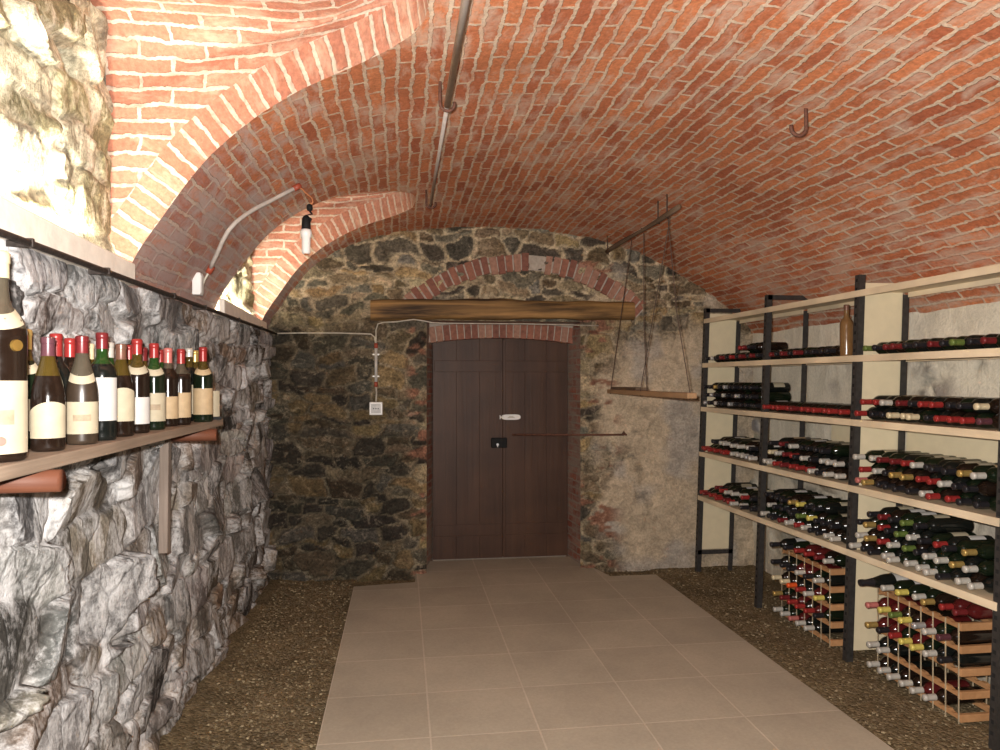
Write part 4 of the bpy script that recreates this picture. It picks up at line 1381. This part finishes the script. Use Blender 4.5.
# lowest shelf
layer(0, 0, 0, *span(0), [R, Mr, R, R, R, Mr, R, Wh, Wh, K, K, K, K], pushes=(-.01, .02), labels=.1)
layer(0, 0, 1, *span(0, .2, .98), [Mr, K, R, Wh, Wh, Wh, R, K, K, K], pushes=(0, .04), labels=.2)
layer(0, 1, 0, *span(1), [Wh, K, K, Mr, Wh, R, Wh, K, K, Wh, Wh], pushes=(-.01, .02), labels=.2)
layer(0, 1, 1, *span(1, 0, .98), [Wh, K, K, K, K, Gr, Yl, K, K, K], pushes=(0, .03), labels=.5)
layer(0, 1, 2, *span(1, .03, .7), [K, K, K, K, Gd, Yl], kind='bordeaux', pushes=(.01, .03), labels=.6)
layer(0, 2, 0, *span(2), [Wh, K, K, Wh, Wh, Wh, Wh, Wh, K, Wh, Wh, R], pushes=(-.02, .01), labels=.2)
layer(0, 2, 1, *span(2, 0, .98), [Wh, Gd, R, Wh, Gr, K, Wh, Wh, Gd, Wh, Wh], pushes=(0, .03), labels=.4)
layer(0, 2, 2, *span(2, .03, .9), [K, Gd, R, K, Gr, Wh, K, R, K, Gd], pushes=(.01, .04), labels=.7)
layer(0, 2, 3, *span(2, .10, .6), [K, Mr, K, Gr, K, K], pushes=(.01, .03), labels=.7)

# standing amber bottle beside the third post
yam = YP[2] + .165
ms = bottle_meshes('bordeaux', 'g_amber', 'g_amber', 'brown', None, .268, .05, .13, 20)
put_bottle(ms, Matrix.Translation((RX(yam, .06, 1.74), yam, ZL[3] + .001)) @ Matrix.Scale(1.02, 4), 'amber bottle standing upright on the second highest shelf beside a post', 'upright bottles on the shelving')

# ------------------------------------------------------------------ wooden wine racks on the ground
def wine_rack(yn, cols, pitch, text, bayname, fills, top):
    yf = yn + cols * pitch
    xf = lambda y: RX(y, .045, .1)
    fr = xf((yn + yf) / 2)
    root = empty('wine_rack', (fr, (yn + yf) / 2, 0))
    tag(root, text, 'wine rack')
    oy = (yn + yf) / 2
    LV = [.02 + .106 * k for k in range(5)]
    dpt = .215
    for z in LV:
        # scalloped rails at front and back
        for d0 in (0, dpt - .022):
            b = MB(); n = cols * 16; vs = []; fs = []
            for i in range(n + 1):
                t = i / n * cols; y = yn + t * pitch - oy
                off = abs((t % 1.0) - .5) * pitch
                dipp = max(0.0, .024 - (.0152 + .0378 - math.sqrt(.0378 ** 2 - off ** 2))) if off < .03 else 0.0
                for (dx, zz) in ((0, z), (.022, z), (.022, z + .024 - dipp), (0, z + .024 - dipp)):
                    vs.append((d0 + dx, y, zz))
            for i in range(n):
                for k in range(4):
                    fs.append((i * 4 + k, i * 4 + (k + 1) % 4, i * 4 + 4 + (k + 1) % 4, i * 4 + 4 + k))
            fs.append((0, 1, 2, 3)); fs.append(tuple(n * 4 + k for k in (3, 2, 1, 0)))
            b.add(vs, fs); b.build('scalloped_rail', M['rackwood'], root)
        for y in (yn, yf):
            b = MB(); b.box(.0, dpt, y - oy - .012, y - oy + .010, z - .010, z + .0255, bev=.003); b.build('end_bar', M['rackwood'], root)
    for k in range(cols + 1):
        for d in (-.002, dpt):
            b = MB(); b.box(d, d + .002, yn + k * pitch - oy - .0035, yn + k * pitch - oy + .0035, .0, .47)
            b.build('strap', M['strap'], root)
    grp = 'bottles in the wooden rack of the ' + bayname
    ROWN = ['bottom row', 'second row', 'third row', 'fourth row']
    for r, row in enumerate(fills):
        for k, cap in enumerate(row):
            if not cap: continue
            y = yf - (k + .5) * pitch
            z = LV[r] + .016 + .0372
            g = rb.choice(['g_black', 'g_green', 'g_brown', 'g_red'])
            lie(y, z, 0, 'bordeaux', g, cap, None, '%s-capped %s bottle in wooden rack, %s, %s, %s from far end' % (cap, GLN[g], bayname, ROWN[r], ORD[k]), grp, roll=0, base_x=xf(y) - .085 + rb.uniform(-.008, .008))
    z = LV[4] + .024 + .0385
    for (k, cap, g, lb, kd, off) in top:
        y = yf - (k + .5) * pitch
        rr = PROFILES[kd][5][0]
        lie(y, LV[4] + .0245 + rr, 0, kd, g, cap, lb, '%s-capped %s bottle lying on top of wooden rack, %s, %s from far end' % (cap, GLN[g], bayname, ORD[int(k)]), 'bottles on top of the wooden rack of the ' + bayname, roll=rb.uniform(-.3, .3), base_x=xf(y) - .06 + off)
wine_rack(3.03, 7, .0822, 'pine and metal strap wine rack on the gravel, near bay', 'near bay',
    [[Wh, Wh, Wh, Wh, Wh, Wh, None], [Wh, Wh, None, None, None, None, None], [Gd, K, R, Yl, Yl, Wh, K], [Pk, Yl, Gr, Yl, Si, Wh, Pu]],
    [(0, K, 'g_black', 'white', 'champagne', -.07), (1, Wh, 'g_green', 'white', 'bordeaux', 0), (2, Yl, 'g_green', 'cream', 'bordeaux', .02), (3, Wh, 'g_green', 'cream', 'bordeaux', .05), (4, Gd, 'g_brown', 'white', 'bordeaux', .03), (5, R, 'g_red', 'white', 'bordeaux', .06), (6, Mr, 'g_red', 'white', 'bordeaux', .06)])
wine_rack(4.0, 6, .0915, 'pine and metal strap wine rack on the gravel, middle bay', 'middle bay',
    [[Wh, Wh, Pk, Wh, Wh, None], [Gd, Mr, R, R, R, K], [Cr, Cr, Or, R, Wh, Yl], [K, K, K, Wh, K, Wh]],
    [(0, K, 'g_black', 'white', 'bordeaux', -.04), (1, K, 'g_green', 'cream', 'bordeaux', 0), (2, R, 'g_red', 'white', 'bordeaux', .02), (3, R, 'g_red', None, 'bordeaux', .03), (4, Mr, 'g_brown', 'white', 'bordeaux', .04), (5, Wh, 'g_green', 'white', 'bordeaux', .04)])
print('lying bottles', NB)

# ------------------------------------------------------------------ lights
def area(name, loc, size, sizey, energy, col, rot):
    l = bpy.data.lights.new(name, 'AREA'); l.shape = 'RECTANGLE'; l.size = size; l.size_y = sizey
    l.energy = energy; l.color = col
    o = bpy.data.objects.new(name, l); C.objects.link(o); o.location = loc; o.rotation_euler = rot
    return o
# strip lights lying in the two ledges
for c, e in ((LUN[0], 27), (LUN[1], 18)):
    area('strip_light', (-1.062, c - .05, 1.995), .04, .95, e, (1.0, .92, .78), (PI, math.radians(32), 0))
# camera flash
l = bpy.data.lights.new('camera_flash', 'SPOT'); l.energy = 470; l.color = (1.0, .95, .90); l.shadow_soft_size = .02
l.spot_size = math.radians(118); l.spot_blend = .6
o = bpy.data.objects.new('camera_flash', l); C.objects.link(o); o.location = (-.05, .03, EYE + .06)
o.rotation_euler = (PI / 2, 0, -YAW)

w = bpy.data.worlds.new('cellar'); SC.world = w; w.use_nodes = True
w.node_tree.nodes['Background'].inputs[0].default_value = (0, 0, 0, 1)

vs = SC.view_settings
vs.view_transform = 'Standard'; vs.look = 'None'; vs.gamma = 1; vs.use_curve_mapping = False
vs.exposure = 0.45
